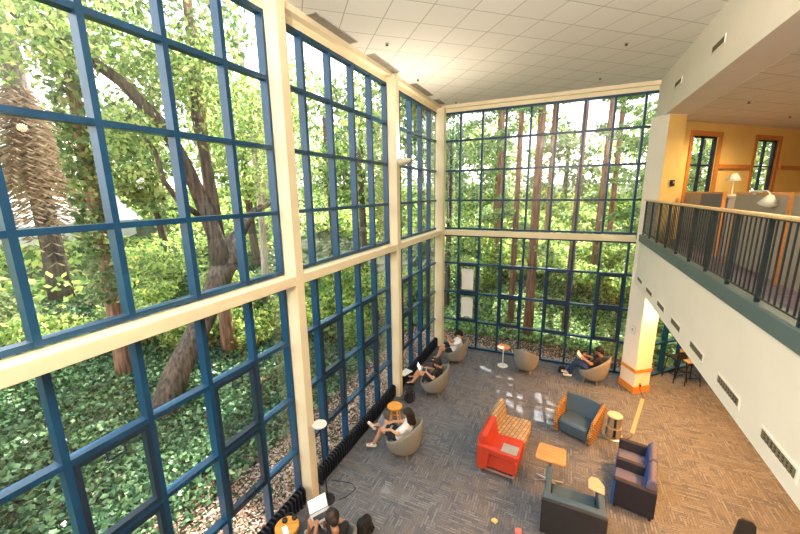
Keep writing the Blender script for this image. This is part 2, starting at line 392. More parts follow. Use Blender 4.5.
# balcony face, header above, slab, ceilings
struct(MB().rng(W2, W2+.25, -5, 11.95, WZ(2.979), WZ(4.225)).build('wall_right', M['white_wall']), 'white face wall of the balcony')
struct(MB().rng(W2-.025, W2+.22, -5, 11.97, WZ(4.225), WZ(4.43)).build('trim_2', M['teal_trim'], bevel=.012), 'grey teal curb under the balcony railing')
struct(MB().rng(W, 6.78, -5, 12.24, 7.505, ZC+.2).build('beam', M['white_wall']), 'white header beam above the balcony opening')
struct(MB().prism([(6.78, -5), (13, -5), (13, 18.49), (6.78, 12.27)], 7.5, 7.7).build('ceiling_balcony', M['ceiling2']))
struct(MB().prism([(W2+.22, -5), (13, -5), (13, 18.49), (6.75, 12.24), (W2+.22, 11.9)], 4.15, 4.3).build('floor_balcony', M['carpet2']))
struct(MB().prism([(W2+.25, -5), (13, -5), (13, 18.49), (6.75, 12.24), (W2+.25, 11.9)], 3.12, 3.2).build('ceiling_overhang', M['white_wall']))
struct(MB().rng(13, 13.2, -5, 18.6, 0, 7.7).build('wall_east', M['yellow_wall']))
struct(MB().rng(-.16, 13.2, -5.2, -5, 0, ZC+.3).build('wall_back', M['white_wall']))

# window walls ---------------------------------------------------------------
wn = [0]
def window(axis, cols, rows, off, label, sashes=(), frame='frame'):
    """curtain-wall bay; axis 'y' = left wall (x = off), 'x' = far wall (y = off), 'd' = diagonal"""
    wn[0] += 1
    root = sempty('window_%d' % wn[0], label)
    h = .031
    def bar(u0, u1, z0, z1, d0, d1, mb):
        if axis == 'y': mb.rng(off-d0, off-d1, u0, u1, z0, z1) if d0 > d1 else mb.rng(off-d1, off-d0, u0, u1, z0, z1)
        elif axis == 'x': mb.rng(u0, u1, off+min(d0, d1), off+max(d0, d1), z0, z1)
        else:
            n = Vector((-DGD.y, DGD.x, 0)); c = DG0+DGD*((u0+u1)/2)+n*((d0+d1)/2)+Vector((0, 0, (z0+z1)/2))
            mb.box(c, (u1-u0, abs(d1-d0), z1-z0), Matrix.Rotation(PI/4, 3, 'Z'))
    fr = MB()
    for u in cols: bar(u-h, u+h, rows[0]-h, rows[-1]+h, -.025, .11, fr)
    for z in rows: bar(cols[0]-h, cols[-1]+h, z-h, z+h, -.018, .10, fr)
    fr.build('window_frame', M[frame], root)
    gl = MB()
    bar(cols[0], cols[-1], rows[0], rows[-1], .045, .0452, gl)
    g = MB(); g.v = gl.v; g.f = [gl.f[{'y': 3, 'x': 2, 'd': 2}[axis]]]; g.m = [0]
    g.build('glass_pane', M['glass'], root)
    for (i, j) in sashes:
        s = MB(); t = .055
        u0, u1, z0, z1 = cols[i]+h, cols[i+1]-h, rows[j]+h, rows[j+1]-h
        bar(u0, u0+t, z0, z1, -.03, .06, s); bar(u1-t, u1, z0, z1, -.03, .06, s); bar(u0+t, u1-t, z0, z0+t, -.03, .06, s); bar(u0+t, u1-t, z1-t, z1, -.03, .06, s)
        so = s.build('sash', M['sash'], root)
        hb = MB(); uc = (u0+u1)/2
        zt = z1-t if j == 2 else z0+t; sg = -1 if j == 2 else 1
        bar(uc-.09, uc-.078, min(zt, zt+sg*.09), max(zt, zt+sg*.09), -.05, -.035, hb); bar(uc+.078, uc+.09, min(zt, zt+sg*.09), max(zt, zt+sg*.09), -.05, -.035, hb)
        bar(uc-.09, uc+.09, zt+sg*.085-.007, zt+sg*.085+.007, -.052, -.035, hb)
        hb.build('sash_handle', M['sash'], so)
    return root
names = ['bay beyond the camera', 'near bay', 'middle bay', 'far bay']
for bi, cols in enumerate(BAYS):
    window('y', cols, ROWU, 0, 'blue framed upper window of the left wall, '+names[bi])
    window('y', cols, ROWL, 0, 'blue framed lower window of the left wall, '+names[bi], [(1, 2), (1, 1), (3, 2), (3, 1)])
window('x', FARX, ROWU, D, 'blue framed upper window of the far wall')
window('x', FARX, ROWL, D, 'blue framed lower window of the far wall', [(1, 2), (1, 1), (3, 2), (3, 1), (5, 2), (5, 1), (7, 2), (7, 1)])
window('d', [.06, .74, 1.51, 2.29, 3.07, 3.85, 4.6], [.05, 1.068, 2.134, 3.09], 0, 'blue framed window wall under the balcony')

b = MB()
for y0 in (.47, 4.385, 8.285): b = MB().rng(-.02, .262, y0, y0+.185, 0, ZC-.06); struct(b.build('column', M['cream'], bevel=.008), 'cream column between window bays of the left wall')
struct(MB().rng(-.02, .275, 12.0, D+.02, 0, ZC-.06).build('column', M['cream'], bevel=.008), 'cream column in the corner of the two window walls')
cuts = [(-5, .47), (.655, 4.385), (4.57, 8.285), (8.47, 12.0)]
for y0, y1 in cuts: struct(MB().rng(-.02, .25, y0, y1, ZB0, ZB1).build('beam', M['cream'], bevel=.008), 'cream cross beam on the left window wall')
struct(MB().rng(.275, 6.3, D-.17, D+.02, ZB0-.02, ZB1).build('beam', M['cream'], bevel=.008), 'cream cross beam on the far window wall')
struct(MB().rng(-.16, -.02, -5, -3.33, 0, ZC).build('wall_left', M['white_wall']))

# pillar at the end of the balcony, turned 45 degrees
PA, PB, PC = Vector((6.0, 11.62)), Vector((6.288, 11.115)), Vector((6.706, 11.44)); PD = PA+PC-PB
cen = (PA+PC)/2
def grow(d): return [tuple(cen+(p-cen)*(1+d)) for p in (PB, PC, PD, PA)]
p = MB().prism(grow(0), 0, 7.52).build('pillar', M['pillar']); struct(p, 'white pillar carrying the end of the balcony')
MB().prism(grow(.07), 0, .2).build('base_band', M['orange_band'], p); MB().prism(grow(.05), .62, .72).build('wood_band', M['orange_band'], p)
nb = Vector(((PC-PB).y, -(PC-PB).x)).normalized()*.006
MB().prism([tuple(PB+nb), tuple(PC+nb), tuple(PC), tuple(PB)], 4.31, 7.49).build('yellow_face', M['yellow_wall'], p)['label'] = 'yellow painted face above the balcony'
# diagonal outer wall of the balcony with two windows
WINS = [(.47, 1.83), (3.40, 4.76)]
dw = sempty('wall_diagonal', 'yellow wall behind the balcony')
def dgbox(mb, s0, s1, z0, z1, d0, d1):
    n = Vector((DGD.y, -DGD.x, 0)); c = DG0+DGD*((s0+s1)/2)+n*((d0+d1)/2)+Vector((0, 0, (z0+z1)/2))
    return mb.box(c, (s1-s0, d1-d0, z1-z0), Matrix.Rotation(PI/4, 3, 'Z'))
b = MB(); e = [0, .6, 1.70, 3.53, 4.63, 9.2]
for s0, s1 in ((0, .6), (1.70, 3.53), (4.63, 9.2)): dgbox(b, s0, s1, 2.95, 7.7, -.15, 0)
for s0, s1 in ((.6, 1.70), (3.53, 4.63)): dgbox(b, s0, s1, 2.95, 5.0, -.15, 0); dgbox(b, s0, s1, 7.14, 7.7, -.15, 0)
b.build('wall_surface', M['yellow_wall'], dw)
b = MB(); dgbox(b, 4.65, 9.2, 0, 2.95, -.15, 0).build('lower_wall', M['yellow_wall'], dw)
for k, (s0, s1) in enumerate(((.6, 1.70), (3.53, 4.63))):
    wn[0] += 1
    r_ = sempty('window_%d' % wn[0], ('first' if k == 0 else 'second')+' wood framed window in the yellow wall, counted from the pillar')
    b = MB(); dgbox(b, s0-.12, s0, 4.9, 7.27, -.05, .03); dgbox(b, s1, s1+.15, 4.9, 7.27, -.05, .03); dgbox(b, s0, s1, 7.14, 7.27, -.05, .03); dgbox(b, s0, s1, 4.9, 5.0, -.05, .05)
    b.build('wood_casing', M['orange_wood'], r_)
    b = MB(); t = .045
    for s in (s0+t/2, (s0+s1)/2-.02, s1-.07): dgbox(b, s-t/2, s+t/2+(.05 if s > s1-.1 else 0), 5.0, 7.14, -.1, -.03)
    for z in (5.02, 6.36, 7.12): dgbox(b, s0, s1, z-t/2, z+t/2, -.1, -.03)
    b.build('window_frame', M['sash'], r_)
    n = Vector((DGD.y, -DGD.x, 0))*-.07; q0, q1 = DG0+DGD*s0+n, DG0+DGD*s1+n
    MB().quad((q0.x, q0.y, 5), (q1.x, q1.y, 5), (q1.x, q1.y, 7.14), (q0.x, q0.y, 7.14)).build('glass_pane', M['glass'], r_)
for k, (s0, s1) in enumerate(((1.87, 3.38), (4.80, 6.9))):
    b = MB(); dgbox(b, s0, s1, 6.27, 6.39, 0, .09); struct(b.build('trim_%d' % (3+k), M['orange_wood'], bevel=.008), 'orange wood ledge on the yellow wall')

# ceiling grilles along the left windows
for k, (y0, y1) in enumerate(((-2.2, -.9), (1.1, 2.4), (5.185, 6.44), (7.11, 8.34), (9.37, 10.7), (11.22, 11.85))):
    g = thing('ceiling_grille', 'grey slotted ceiling grille %s' % ['behind the camera', 'over the near window bay', 'beside the near column', 'before the second column', 'past the second column', 'in the far corner'][k], 'vent', (.245, (y0+y1)/2, ZC), group='slotted grilles along the left windows')
    L = y1-y0; b = MB()
    for q in range(8): b.box((-.084+q*.024, 0, -.008), (.008, L-.02, .01))
    b.build('slat', M['grille'], g)
    MB().box((0, 0, -.003), (.19, L-.01, .004)).build('backing', M['grille_dark'], g)
    MB().box((-.1, 0, -.009), (.014, L, .018)).box((.1, 0, -.009), (.014, L, .018)).box((0, L/2, -.009), (.2, .014, .018)).box((0, -L/2, -.009), (.2, .014, .018)).build('frame', M['grille'], g)
# wall vents on the balcony face and the header
def wallvent(y0, y1, z0, z1, label, grp, xw=W):
    g = thing('wall_vent', label, 'vent', (xw, (y0+y1)/2, (z0+z1)/2), group=grp); w, h = abs(y1-y0), z1-z0
    MB().box((-.006, 0, h/2+.012), (.012, w+.05, .024)).box((-.006, 0, -h/2-.012), (.012, w+.05, .024)).box((-.006, w/2+.012, 0), (.012, .024, h)).box((-.006, -w/2-.012, 0), (.012, .024, h)).build('frame', M['white_wall'], g)
    MB().box((-.003, 0, 0), (.006, w, h)).build('backing', M['vent_back'], g)
    b = MB(); n = 9
    for q in range(n): b.box((-.007, -w/2+w*(q+.5)/n, 0), (.006, w/n*.45, h))
    for q in range(3): b.box((-.009, 0, -h/2+h*(q+.5)/3), (.004, w, .006))
    b.build('slat', M['vent_slat'], g)
vy = [(11.9, 11.25), (10.64, 9.96), (9.38, 8.76), (8.17, 7.57), (6.97, 6.36), (5.755, 5.10), (4.54, 3.91)]
vt = ['first vent out from the pillar', 'second vent out from the pillar', 'third vent out from the pillar', 'middle vent of the row', 'third vent from the large near end', 'second vent from the large near end', 'vent nearest the camera, the largest in view']
for k, (a, c) in enumerate(vy): wallvent(WS(c), WS(a), WZ(3.17), WZ(3.27), 'slotted vent low on the white balcony face, '+vt[k], 'vents along the balcony face', W2)
wallvent(7.62, 8.16, 7.925, 8.02, 'slotted vent on the white header, the one nearer the camera', 'vents on the header')
wallvent(9.98, 10.48, 7.945, 8.035, 'slotted vent on the white header, the one nearer the far windows', 'vents on the header')
# sprinkler heads
def sprinkler(x, y, z, label):
    g = thing('sprinkler_head', label, 'sprinkler', (x, y, z), group='sprinkler heads in the ceilings')
    MB().lathe([(.035, 0), (.035, -.008), (.03, -.012)], seg=16).build('escutcheon', M['grille'], g)
    MB().lathe([(.012, -.012), (.012, -.03), (.03, -.032), (.03, -.04)], seg=12).build('nozzle', M['black'], g)
for x, y, z, t in ((.80, 6.78, ZC, 'dark ceiling dot near the second column'), (.5, 9.12, ZC, 'dark ceiling dot over the far left bay'), (.713, 11.85, ZC, 'dark ceiling dot in the far left corner'), (5.0, 8.89, ZC, 'dark ceiling dot near the header, larger one'), (4.71, 11.18, ZC, 'dark ceiling dot close to the far window'), (7.5, 10.4, 7.5, 'dark dot in the balcony ceiling over the railing'), (9.2, 13.0, 7.5, 'dark dot in the balcony ceiling near the yellow wall')):
    sprinkler(x, y, z, 'sprinkler head, '+t)
# sconce on the second column
g = thing('wall_sconce', 'cream half bowl uplight on the second column of the left wall', 'lamp', (.262, 8.40, 6.5))
sh = MB(); N = 14
for i in range(7):
    for k in range(N+1):
        a = -PI/2+PI*k/N; r = .17*math.sin((i/6)*PI/2)+.012; sh.v.append((r*1.9*math.cos(a), r*math.sin(a)*1.0, -.12+.16*(i/6)**1.6))
for i in range(6):
    for k in range(N): sh.f.append((i*(N+1)+k, i*(N+1)+k+1, (i+1)*(N+1)+k+1, (i+1)*(N+1)+k)); sh.m.append(0)
o = sh.build('bowl_shade', M['lamp_shade'], g, smooth=True); md = o.modifiers.new('thick', 'SOLIDIFY'); md.thickness = .008
MB().box((.012, 0, -.05), (.02, .1, .16)).build('wall_plate', M['lamp_shade'], g)
# pillar fittings
nrm = Vector(((PB-PA).y, -(PB-PA).x)).normalized()*-1
if nrm.x > 0: nrm = -nrm
ang = math.atan2((PB-PA).y, (PB-PA).x)
def on_face(pa, pb, t, z):
    q = pa+(pb-pa)*t; return (q.x, q.y, z)
g = thing('notice_frame', 'small framed white notice on the left face of the pillar', 'sign', on_face(PA, PB, .5, 1.83), ang)
g2 = MB().box((0, -.008, 0), (.17, .014, .22)); g2.build('frame', M['silver'], g)
MB().box((0, -.0165, 0), (.15, .003, .20)).build('sheet', M['paper'], g)
MB().box((0, -.019, .0), (.07, .002, .09)).build('printed_block', M['silver'], g)
ang2 = math.atan2((PC-PB).y, (PC-PB).x)
g = thing('wall_outlet', 'small black outlet low on the golden face of the pillar with a plug', 'outlet', on_face(PB-Vector((.0, .02)), PC-Vector((0, .02)), .35, .26), ang2)
MB().box((0, -.012, 0), (.07, .012, .11)).build('plate', M['orange_band'], g); MB().box((0, -.03, -.01), (.04, .03, .05)).build('plug', M['black'], g)
g = thing('wall_phone', 'black wall box on the golden face of the pillar above the balcony', 'intercom', on_face(PB-Vector((.0, .012)), PC-Vector((0, .012)), .62, 5.86), ang2)
MB().box((0, -.02, 0), (.13, .04, .15)).build('housing', M['black'], g, bevel=.01); MB().box((.02, -.043, .02), (.05, .006, .05)).build('keypad', M['grille'], g)

# ------------------------------------------------------------------ balcony: railing, partitions, lamps
rl = thing('balcony_railing', 'dark iron balcony railing with a pale wooden handrail', 'railing', (W2+.04, 0, WZ(4.43)))
RT = WZ(5.43)-WZ(4.43)
MB().prism_axis([(-.045, RT-.035), (.045, RT-.035), (.05, RT-.02), (.045, RT), (-.045, RT), (-.05, RT-.02)], 'y', 1.0, 11.9).build('handrail', M['rail_wood'], rl)
MB().rng(-.01, .01, 1.0, 11.9, RT-.055, RT-.035).rng(-.01, .01, 1.0, 11.9, .05, .066).build('rail_bar', M['iron'], rl)
posts = [WS(4.42)+.81*i for i in range(-3, 10)]+[11.85]
posts = [p_ for p_ in posts if 1.0 <= p_ <= 11.9]
for y in posts: MB().rng(-.022, .022, y-.014, y+.014, -.01, RT-.03).build('post', M['iron'], rl)
for a, c in zip(posts[:-1], posts[1:]):
    n = max(1, round((c-a)/.118))
    for q in range(1, n):
        yy = a+(c-a)*q/n; MB().rng(-.007, .007, yy-.007, yy+.007, .06, RT-.05).build('baluster', M['iron'], rl)
def partition(name_label, a, c, z1, m, cap=True):
    a, c = Vector(a), Vector(c); d = (c-a); L = d.length; g = thing('partition_panel', name_label, 'partition', (*((a+c)/2), 4.3), math.atan2(d.y, d.x), group='cubicle partitions on the balcony')
    MB().box((0, 0, .04+(z1-.08)/2), (L-.06, .05, z1-.08)).build('fabric_panel', m, g, bevel=.006)
    MB().box((0, 0, z1-.02), (L, .06, .04)).build('top_cap', M['orange_wood'], g)
    for s in (-1, 1): MB().box((s*(L/2-.015), 0, (z1-.04)/2), (.03, .06, z1-.04)).build('end_post', M['orange_wood'], g)
partition('long taupe cubicle partition along the balcony railing', (7.1, 2.2), (7.1, 7.0), 1.34, M['partition'])
partition('taupe cubicle partition behind the nearer desk lamp', (7.1, 7.06), (7.1, 8.9), 1.34, M['partition'])
partition('dark grey cubicle partition under the first wood framed window', (7.12, 9.6), (7.12, 11.0), 1.34, M['partition2'])
partition('taupe cubicle partition closest to the pillar', (7.14, 11.06), (7.14, 12.4), 1.34, M['partition'])
def desklamp(loc, rz, label, tilt):
    g = thing('desk_lamp', label, 'lamp', loc, rz)
    MB().lathe([(.09, 0), (.09, .015), (.02, .025)], seg=20).build('base', M['lamp_shade'], g)
    MB().path([(0, 0, .02), (.0, .02, .26), (.0, -.12, .42)] if tilt else [(0, 0, .02), (0, 0, .3)], .011).build('arm', M['lamp_shade'], g)
    Rm = Matrix.Rotation(R(tilt), 3, 'X'); s = MB().lathe([(.03, .10), (.045, .09), (.13, -.06), (.12, -.06), (.04, .08)], seg=24)
    c = Vector((0, -.15, .42)) if tilt else Vector((0, 0, .36)); s.v = [tuple(Rm @ Vector(v)+c) for v in s.v]
    s.build('lamp_shade', M['lamp_shade'], g, smooth=True)
# desks behind the partitions carry the lamps
for y0, y1, t in ((7.3, 8.8, 'grey desk top behind the taupe partition'), (9.7, 10.9, 'grey desk top behind the dark partition')):
    g = thing('study_desk', t+' on the balcony', 'desk', (7.48, (y0+y1)/2, 4.3))
    MB().box((0, 0, 1.24), (.66, y1-y0, .04)).build('desk_top', M['pale_wood'], g)
    for s in (-1, 1): MB().box((0, s*((y1-y0)/2-.05), .61), (.5, .03, 1.22)).build('leg', M['silver'], g)
desklamp((7.35, 10.0, 5.56), 0, 'ivory desk lamp standing up behind the dark partition', 0)
g = thing('clamp_lamp', 'ivory lamp on a thin arm clamped to the long taupe partition', 'lamp', (6.98, 7.40, 5.52))
sh = MB().lathe([(.03, .085), (.04, .08), (.12, -.05), (.11, -.05), (.035, .07)], seg=24); Rm = Matrix.Rotation(R(22), 3, 'X'); sh.v = [tuple(Rm @ Vector(v)) for v in sh.v]
sh.build('lamp_shade', M['lamp_shade'], g, smooth=True)
MB().path([(0, -.02, .08), (.0, .10, .15), (.02, .65, .14), (.06, .72, .13)], .009, 8).build('arm', M['lamp_shade'], g)
MB().box((.065, .72, .11), (.04, .05, .06)).build('clamp', M['grille'], g)

# ------------------------------------------------------------------ furniture
def tub_mesh(root):
    """egg-shaped tub chair: shell, seat cushion, four splayed legs; faces +Y"""
    N, K = 40, 12; b = MB()
    def pt(phi, t, inner):
        s = (1-math.cos(phi))/2
        h = .42+.48*s**1.4
        rx = .38; ry = .37+.09*s
        bot = .14
        rr = math.sin(t*PI/2)**.75
        z = bot+(h-bot)*(1-math.cos(t*PI/2))**.85 if t > 0 else bot
        x, y = math.sin(phi)*rx*(.54+.46*rr), math.cos(phi)*ry*(.54+.46*rr)
        if inner:
            k = 1-.045/math.hypot(x, y); x *= k; y *= k; z = max(z+.012*(1-t), .30)
        return (x, y-.02, z)
    rings = [[pt(2*PI*k/N, i/K, False) for k in range(N)] for i in range(K+1)]+[[pt(2*PI*k/N, i/K, True) for k in range(N)] for i in range(K, -1, -1)]
    for r in rings: b.v += r
    n = len(rings)
    for i in range(n-1):
        for k in range(N): b.f.append((i*N+k, i*N+(k+1) % N, (i+1)*N+(k+1) % N, (i+1)*N+k)); b.m.append(0)
    b.f.append(tuple(range(N-1, -1, -1))); b.m.append(0); b.f.append(tuple(range((n-1)*N, n*N))); b.m.append(0)
    b.build('shell', M['grey_fabric'], root, smooth=True)
    MB().lathe([(.0, .30), (.22, .30), (.25, .33), (.25, .36), (.22, .385), (0, .395)], seg=28).build('seat_cushion', M['grey_fabric_in'], root, smooth=True)
    for sx in (-1, 1):
        for sy in (-1, 1): MB().tube((sx*.16, sy*.15, .20), (sx*.205, sy*.195, 0), .03, .02, 10).build('leg', M['leg_wood'], root)
tub = thing('tub_chair', 'grey tub chair holding the woman with the dim laptop', 'chair', (1.23, 6.27, 0), face(-1, -.12), 'grey tub chairs along the windows')
tub_mesh(tub)
dup(tub, (1.04, 8.84, 0), face(-1, -.3), 'grey tub chair holding the reader in black, second of the window row')
dup(tub, (1.06, 10.95, 0), face(-1, -.35), 'grey tub chair holding the person in white, last of the window row')
dup(tub, (3.36, 11.28, 0), face(.22, .97), 'empty grey tub chair turned towards the far windows')
dup(tub, (5.22, 11.36, 0), face(-1, .12), 'grey tub chair beside the white pillar')
dup(tub, (1.27, 3.58, 0), face(-.85, .5), 'grey tub chair at the bottom edge with the man typing')

# two-seat settee, red half and tan half (faces +Y, x along its length; near end is +x)
st = thing('two_tone_settee', 'two seat settee, one half red vinyl and one half tan block weave', 'sofa', (3.36, 7.26, 0), face(.995, -.09))
SL = .78
def backpoly(): return [(-.36, .14), (-.20, .40), (-.27, .80), (-.36, .82), (-.44, .76), (-.38, .14)]
def seatpoly(): return [(-.30, .13), (.36, .13), (.37, .38), (.33, .43), (-.24, .42)]
MB().prism_axis(seatpoly(), 'x', 0.0, SL).build('red_seat', M['red'], st, bevel=.025, seg=3); MB().prism_axis(seatpoly(), 'x', -SL, -.004).build('woven_seat', M['tan_weave'], st, bevel=.025, seg=3)
MB().prism_axis(backpoly(), 'x', 0.0, SL).build('red_back', M['red'], st, bevel=.025, seg=3); MB().prism_axis(backpoly(), 'x', -SL, -.004).build('woven_back', M['tan_weave'], st, bevel=.025, seg=3)
MB().prism_axis([(-.42, .13), (-.22, .13), (-.18, .52), (.38, .52), (.40, .64), (-.42, .66)], 'x', SL, SL+.11).build('arm', M['red'], st, bevel=.02)
MB().rng(SL-.20, SL+.06, .05, .36, .645, .665).build('tablet_arm', M['silver'], st, bevel=.02)
MB().rng(-SL+.04, SL+.06, .30, .33, 0.0, .13).rng(-SL+.04, SL+.06, -.36, -.33, 0.0, .13).rng(-SL+.04, -SL+.07, -.33, .30, .10, .13).rng(SL+.03, SL+.06, -.33, .30, .10, .13).build('sled_base', M['metal'], st)

# armchair with ochre weave sides and slate interior
ac = thing('armchair', 'armchair with ochre block weave sides and slate blue seat', 'chair', (4.80, 8.60, 0), face(-.37, -.93))
for s in (-1, 1):
    pl = MB(); o_ = [(-.40, .06), (.36, .06), (.42, .30), (.28, .60), (-.34, .78), (-.46, .62)]
    i0, i1 = (s*.32, s*.40)
    pl.prism_axis(o_, 'x', min(i0, i1), max(i0, i1)); pl.v = [(v[0]+s*.07*v[2], v[1], v[2]) for v in pl.v]
    pl.build('side_panel', M['ochre_weave'], ac, bevel=.015)
MB().prism_axis([(-.25, .10), (.34, .10), (.36, .36), (.32, .42), (-.2, .40)], 'x', -.32, .32).build('seat', M['slate'], ac, bevel=.03, seg=3)
bk = MB(); K = 9
for k in range(K):
    u = -1+2*k/(K-1); fy = .06*u*u
    for y_, z_ in ((-.18+fy, .36), (-.30+fy*1.2, .82), (-.40+fy, .80), (-.36+fy, .12)): bk.v.append((u*(.33+.05*(z_ > .5)), y_, z_))
for k in range(K-1):
    for q in range(4): bk.f.append((k*4+q, (k+1)*4+q, (k+1)*4+(q+1) % 4, k*4+(q+1) % 4)); bk.m.append(0)
bk.f += [(3, 2, 1, 0), tuple((K-1)*4+q for q in range(4))]; bk.m += [0, 0]
bk.build('back', M['slate'], ac, bevel=.02)
for sx in (-1, 1):
    for sy in (-1, 1): MB().tube((sx*.3, sy*.28, .10), (sx*.3, sy*.28, 0), .018).build('foot', M['metal'], ac)

# dark slate armchair with a tablet arm, seen from behind
dc = thing('tablet_armchair', 'slate armchair with charcoal back and a pale wooden writing tablet', 'chair', (4.64, 5.86, 0), face(.03, 1))
bk = MB().prism_axis([(-.40, .14), (-.22, .14), (-.24, .40), (-.30, .80), (-.42, .80)], 'x', -.47, .47); bk.build('back_cushion', M['slate'], dc, bevel=.02)
bk = MB().prism_axis([(-.44, .10), (-.40, .10), (-.425, .79), (-.475, .79)], 'x', -.475, .475); bk.build('back_shell', M['slate_dark'], dc, bevel=.012)
for s in (-1, 1):
    MB().prism_axis([(-.40, .12), (.42, .12), (.56, .60), (.50, .65), (-.30, .74), (-.40, .79)], 'x', min(s*.36, s*.46), max(s*.36, s*.46)).build('arm', M['slate'], dc, bevel=.02)
MB().prism_axis([(-.26, .13), (.40, .13), (.41, .38), (.37, .43), (-.24, .42)], 'x', -.355, .355).build('seat', M['slate'], dc, bevel=.03, seg=3)
tb = MB().prism([(.22, .20), (.46, .14), (.47, .34), (.38, .50), (.27, .50), (.22, .40)], .69, .71); tb.build('writing_tablet', M['pale_wood'], dc, bevel=.006)
MB().tube((.41, .25, .62), (.41, .25, .69), .02).build('tablet_pivot', M['metal'], dc)
for sx in (-1, 1):
    for sy in (-1, 1): MB().tube((sx*.40, sy*.34, .14), (sx*.40, sy*.34, 0), .02).build('foot', M['metal'], dc)

# navy loveseat, faces -x
lv = thing('loveseat', 'navy loveseat with a middle arm and bright blue cushion fronts', 'sofa', (5.75, 7.18, 0), face(-.98, .19))
HL = .68
for x0, x1, h in ((-HL, -HL+.10, .62), (-.05, .05, .60), (HL-.10, HL, .62)):
    MB().prism_axis([(-.32, .10), (.33, .10), (.33, h-.02), (.29, h), (-.32, h)], 'x', x0, x1).build('arm', M['navy'], lv, bevel=.015)
for x0, x1 in ((-HL+.10, -.05), (.05, HL-.10)):
    MB().rng(x0+.003, x1-.003, -.22, .33, .28, .43).build('seat_cushion', M['navy_seat'], lv, bevel=.03, seg=3)
    MB().prism_axis([(-.22, .42), (-.14, .50), (-.17, .74), (-.23, .82), (-.31, .78), (-.31, .42)], 'x', x0-.03, x1+.03).build('back_cushion', [M['navy_seat']], lv, bevel=.03, seg=3)
    MB().prism_axis([(-.14, .44), (-.125, .50), (-.155, .73), (-.18, .77), (-.172, .73), (-.145, .50)], 'x', x0+.01, x1-.01).build('cushion_front', M['blue'], lv)
MB().rng(-HL+.10, HL-.10, .31, .345, .10, .30).build('front_rail', M['blue'], lv, bevel=.008)
MB().rng(-HL+.10, HL-.10, -.32, -.25, .10, .62).rng(-HL+.10, HL-.10, -.25, .31, .10, .28).build('back_frame', M['navy'], lv)
MB().rng(-HL-.005, -HL, .29, .335, .11, .58).rng(HL, HL+.005, .29, .335, .11, .58).build('piping', M['blue'], lv)
for sx in (-1, 1):
    for sy in (-1, 1): MB().tube((sx*.6, sy*.27, .10), (sx*.6, sy*.27, 0), .022).build('foot', M['black'], lv)

# laptop table between the chairs
lt = thing('laptop_table', 'small orange laminate table on a steel frame between the armchairs', 'table', (4.255, 6.74, 0), R(-4))
MB().prism([(-.27, -.19), (-.23, -.24), (.23, -.24), (.27, -.19), (.25, .21), (.21, .25), (-.21, .25), (-.25, .21)], .63, .655).build('table_top', M['table_wood'], lt, bevel=.006)
MB().tube((0, 0, .02), (0, 0, .63), .028).build('column', M['metal'], lt)
for a in (20, 160, 200, 340): MB().path([(0, 0, .05), (.27*math.cos(R(a)), .27*math.sin(R(a)), .015)], [.022, .014]).build('foot', M['metal'], lt)

# round power tower
pt = thing('charging_tower', 'round grey tower table with slotted sides and a steel base ring', 'table', (5.56, 8.80, 0))
MB().lathe([(.20, 0), (.215, .01), (.215, .028), (.19, .04), (.15, .042)], seg=36).build('base_ring', M['metal'], pt, smooth=False)
MB().lathe([(.10, .04), (.10, .54)], seg=20).build('core', M['slate_dark'], pt)
for k in range(5):
    a = 2*PI*k/5+.35; b = MB(); ns = 5
    for z_, r_ in ((.04, .165), (.30, .145), (.54, .13)):
        for q in range(ns):
            aa = a+(-.42+.84*q/(ns-1)); b.v.append((r_*math.cos(aa), r_*math.sin(aa), z_))
    for i in range(2):
        for q in range(ns-1): b.f.append((i*ns+q, i*ns+q+1, (i+1)*ns+q+1, (i+1)*ns+q)); b.m.append(0)
    o = b.build('side_rib', M['grey_fabric_in'], pt); md = o.modifiers.new('thick', 'SOLIDIFY'); md.thickness = .02
MB().lathe([(.135, .26), (.16, .262), (.16, .28), (.135, .282)], seg=28).build('middle_ring', M['pale_wood'], pt)
MB().lathe([(.15, .535), (.16, .545), (.16, .565), (.15, .575), (0, .575)], seg=36).build('top_disc', M['grille'], pt)

# cable cover strip and power cord
g = thing('cable_cover', 'tan cable cover strip laid on the carpet from the pillar', 'cable cover', (6.24, 10.0, 0), face(6.49-5.99, 10.9-9.1))
MB().prism_axis([(-.045, 0), (.045, 0), (.025, .014), (-.025, .014)], 'y', -.93, .93).build('strip', M['pale_wood'], g)
MB().rng(-.01, .01, -.93, .93, .0135, .0155).build('cable_slot', M['table_wood'], g)
cc = MB().path([(5.72, 8.70, .012), (5.82, 8.80, .01), (5.90, 8.86, .01), (5.955, 8.95, .01), (5.985, 9.06, .012)], .008, 6).path([(6.495, 10.92, .012), (6.52, 11.0, .012), (6.50, 11.12, .03), (6.455, 11.20, .14), (6.452, 11.20, .22)], .008, 6).build('power_cord', M['black'])
tag(cc, 'thin black power cord joining the pillar outlet, floor strip and tower', 'cord')

# small round side table at the far window
g = thing('side_table', 'small round wooden side table with a white ring foot by the far window', 'table', (2.62, 11.36, 0))
MB().lathe([(.20, .66), (.21, .67), (.21, .685), (.20, .692), (0, .692)], seg=32).build('table_top', M['table_wood'], g)
MB().tube((0, 0, .02), (0, 0, .66), .018).build('stem', M['white'], g)
MB().lathe([(.17, 0), (.17, .015), (.14, .02), (.14, .005)], seg=28).build('ring_foot', M['white'], g)
MB().box((0, 0, .012), (.32, .03, .014)).build('cross_bar', M['white'], g)

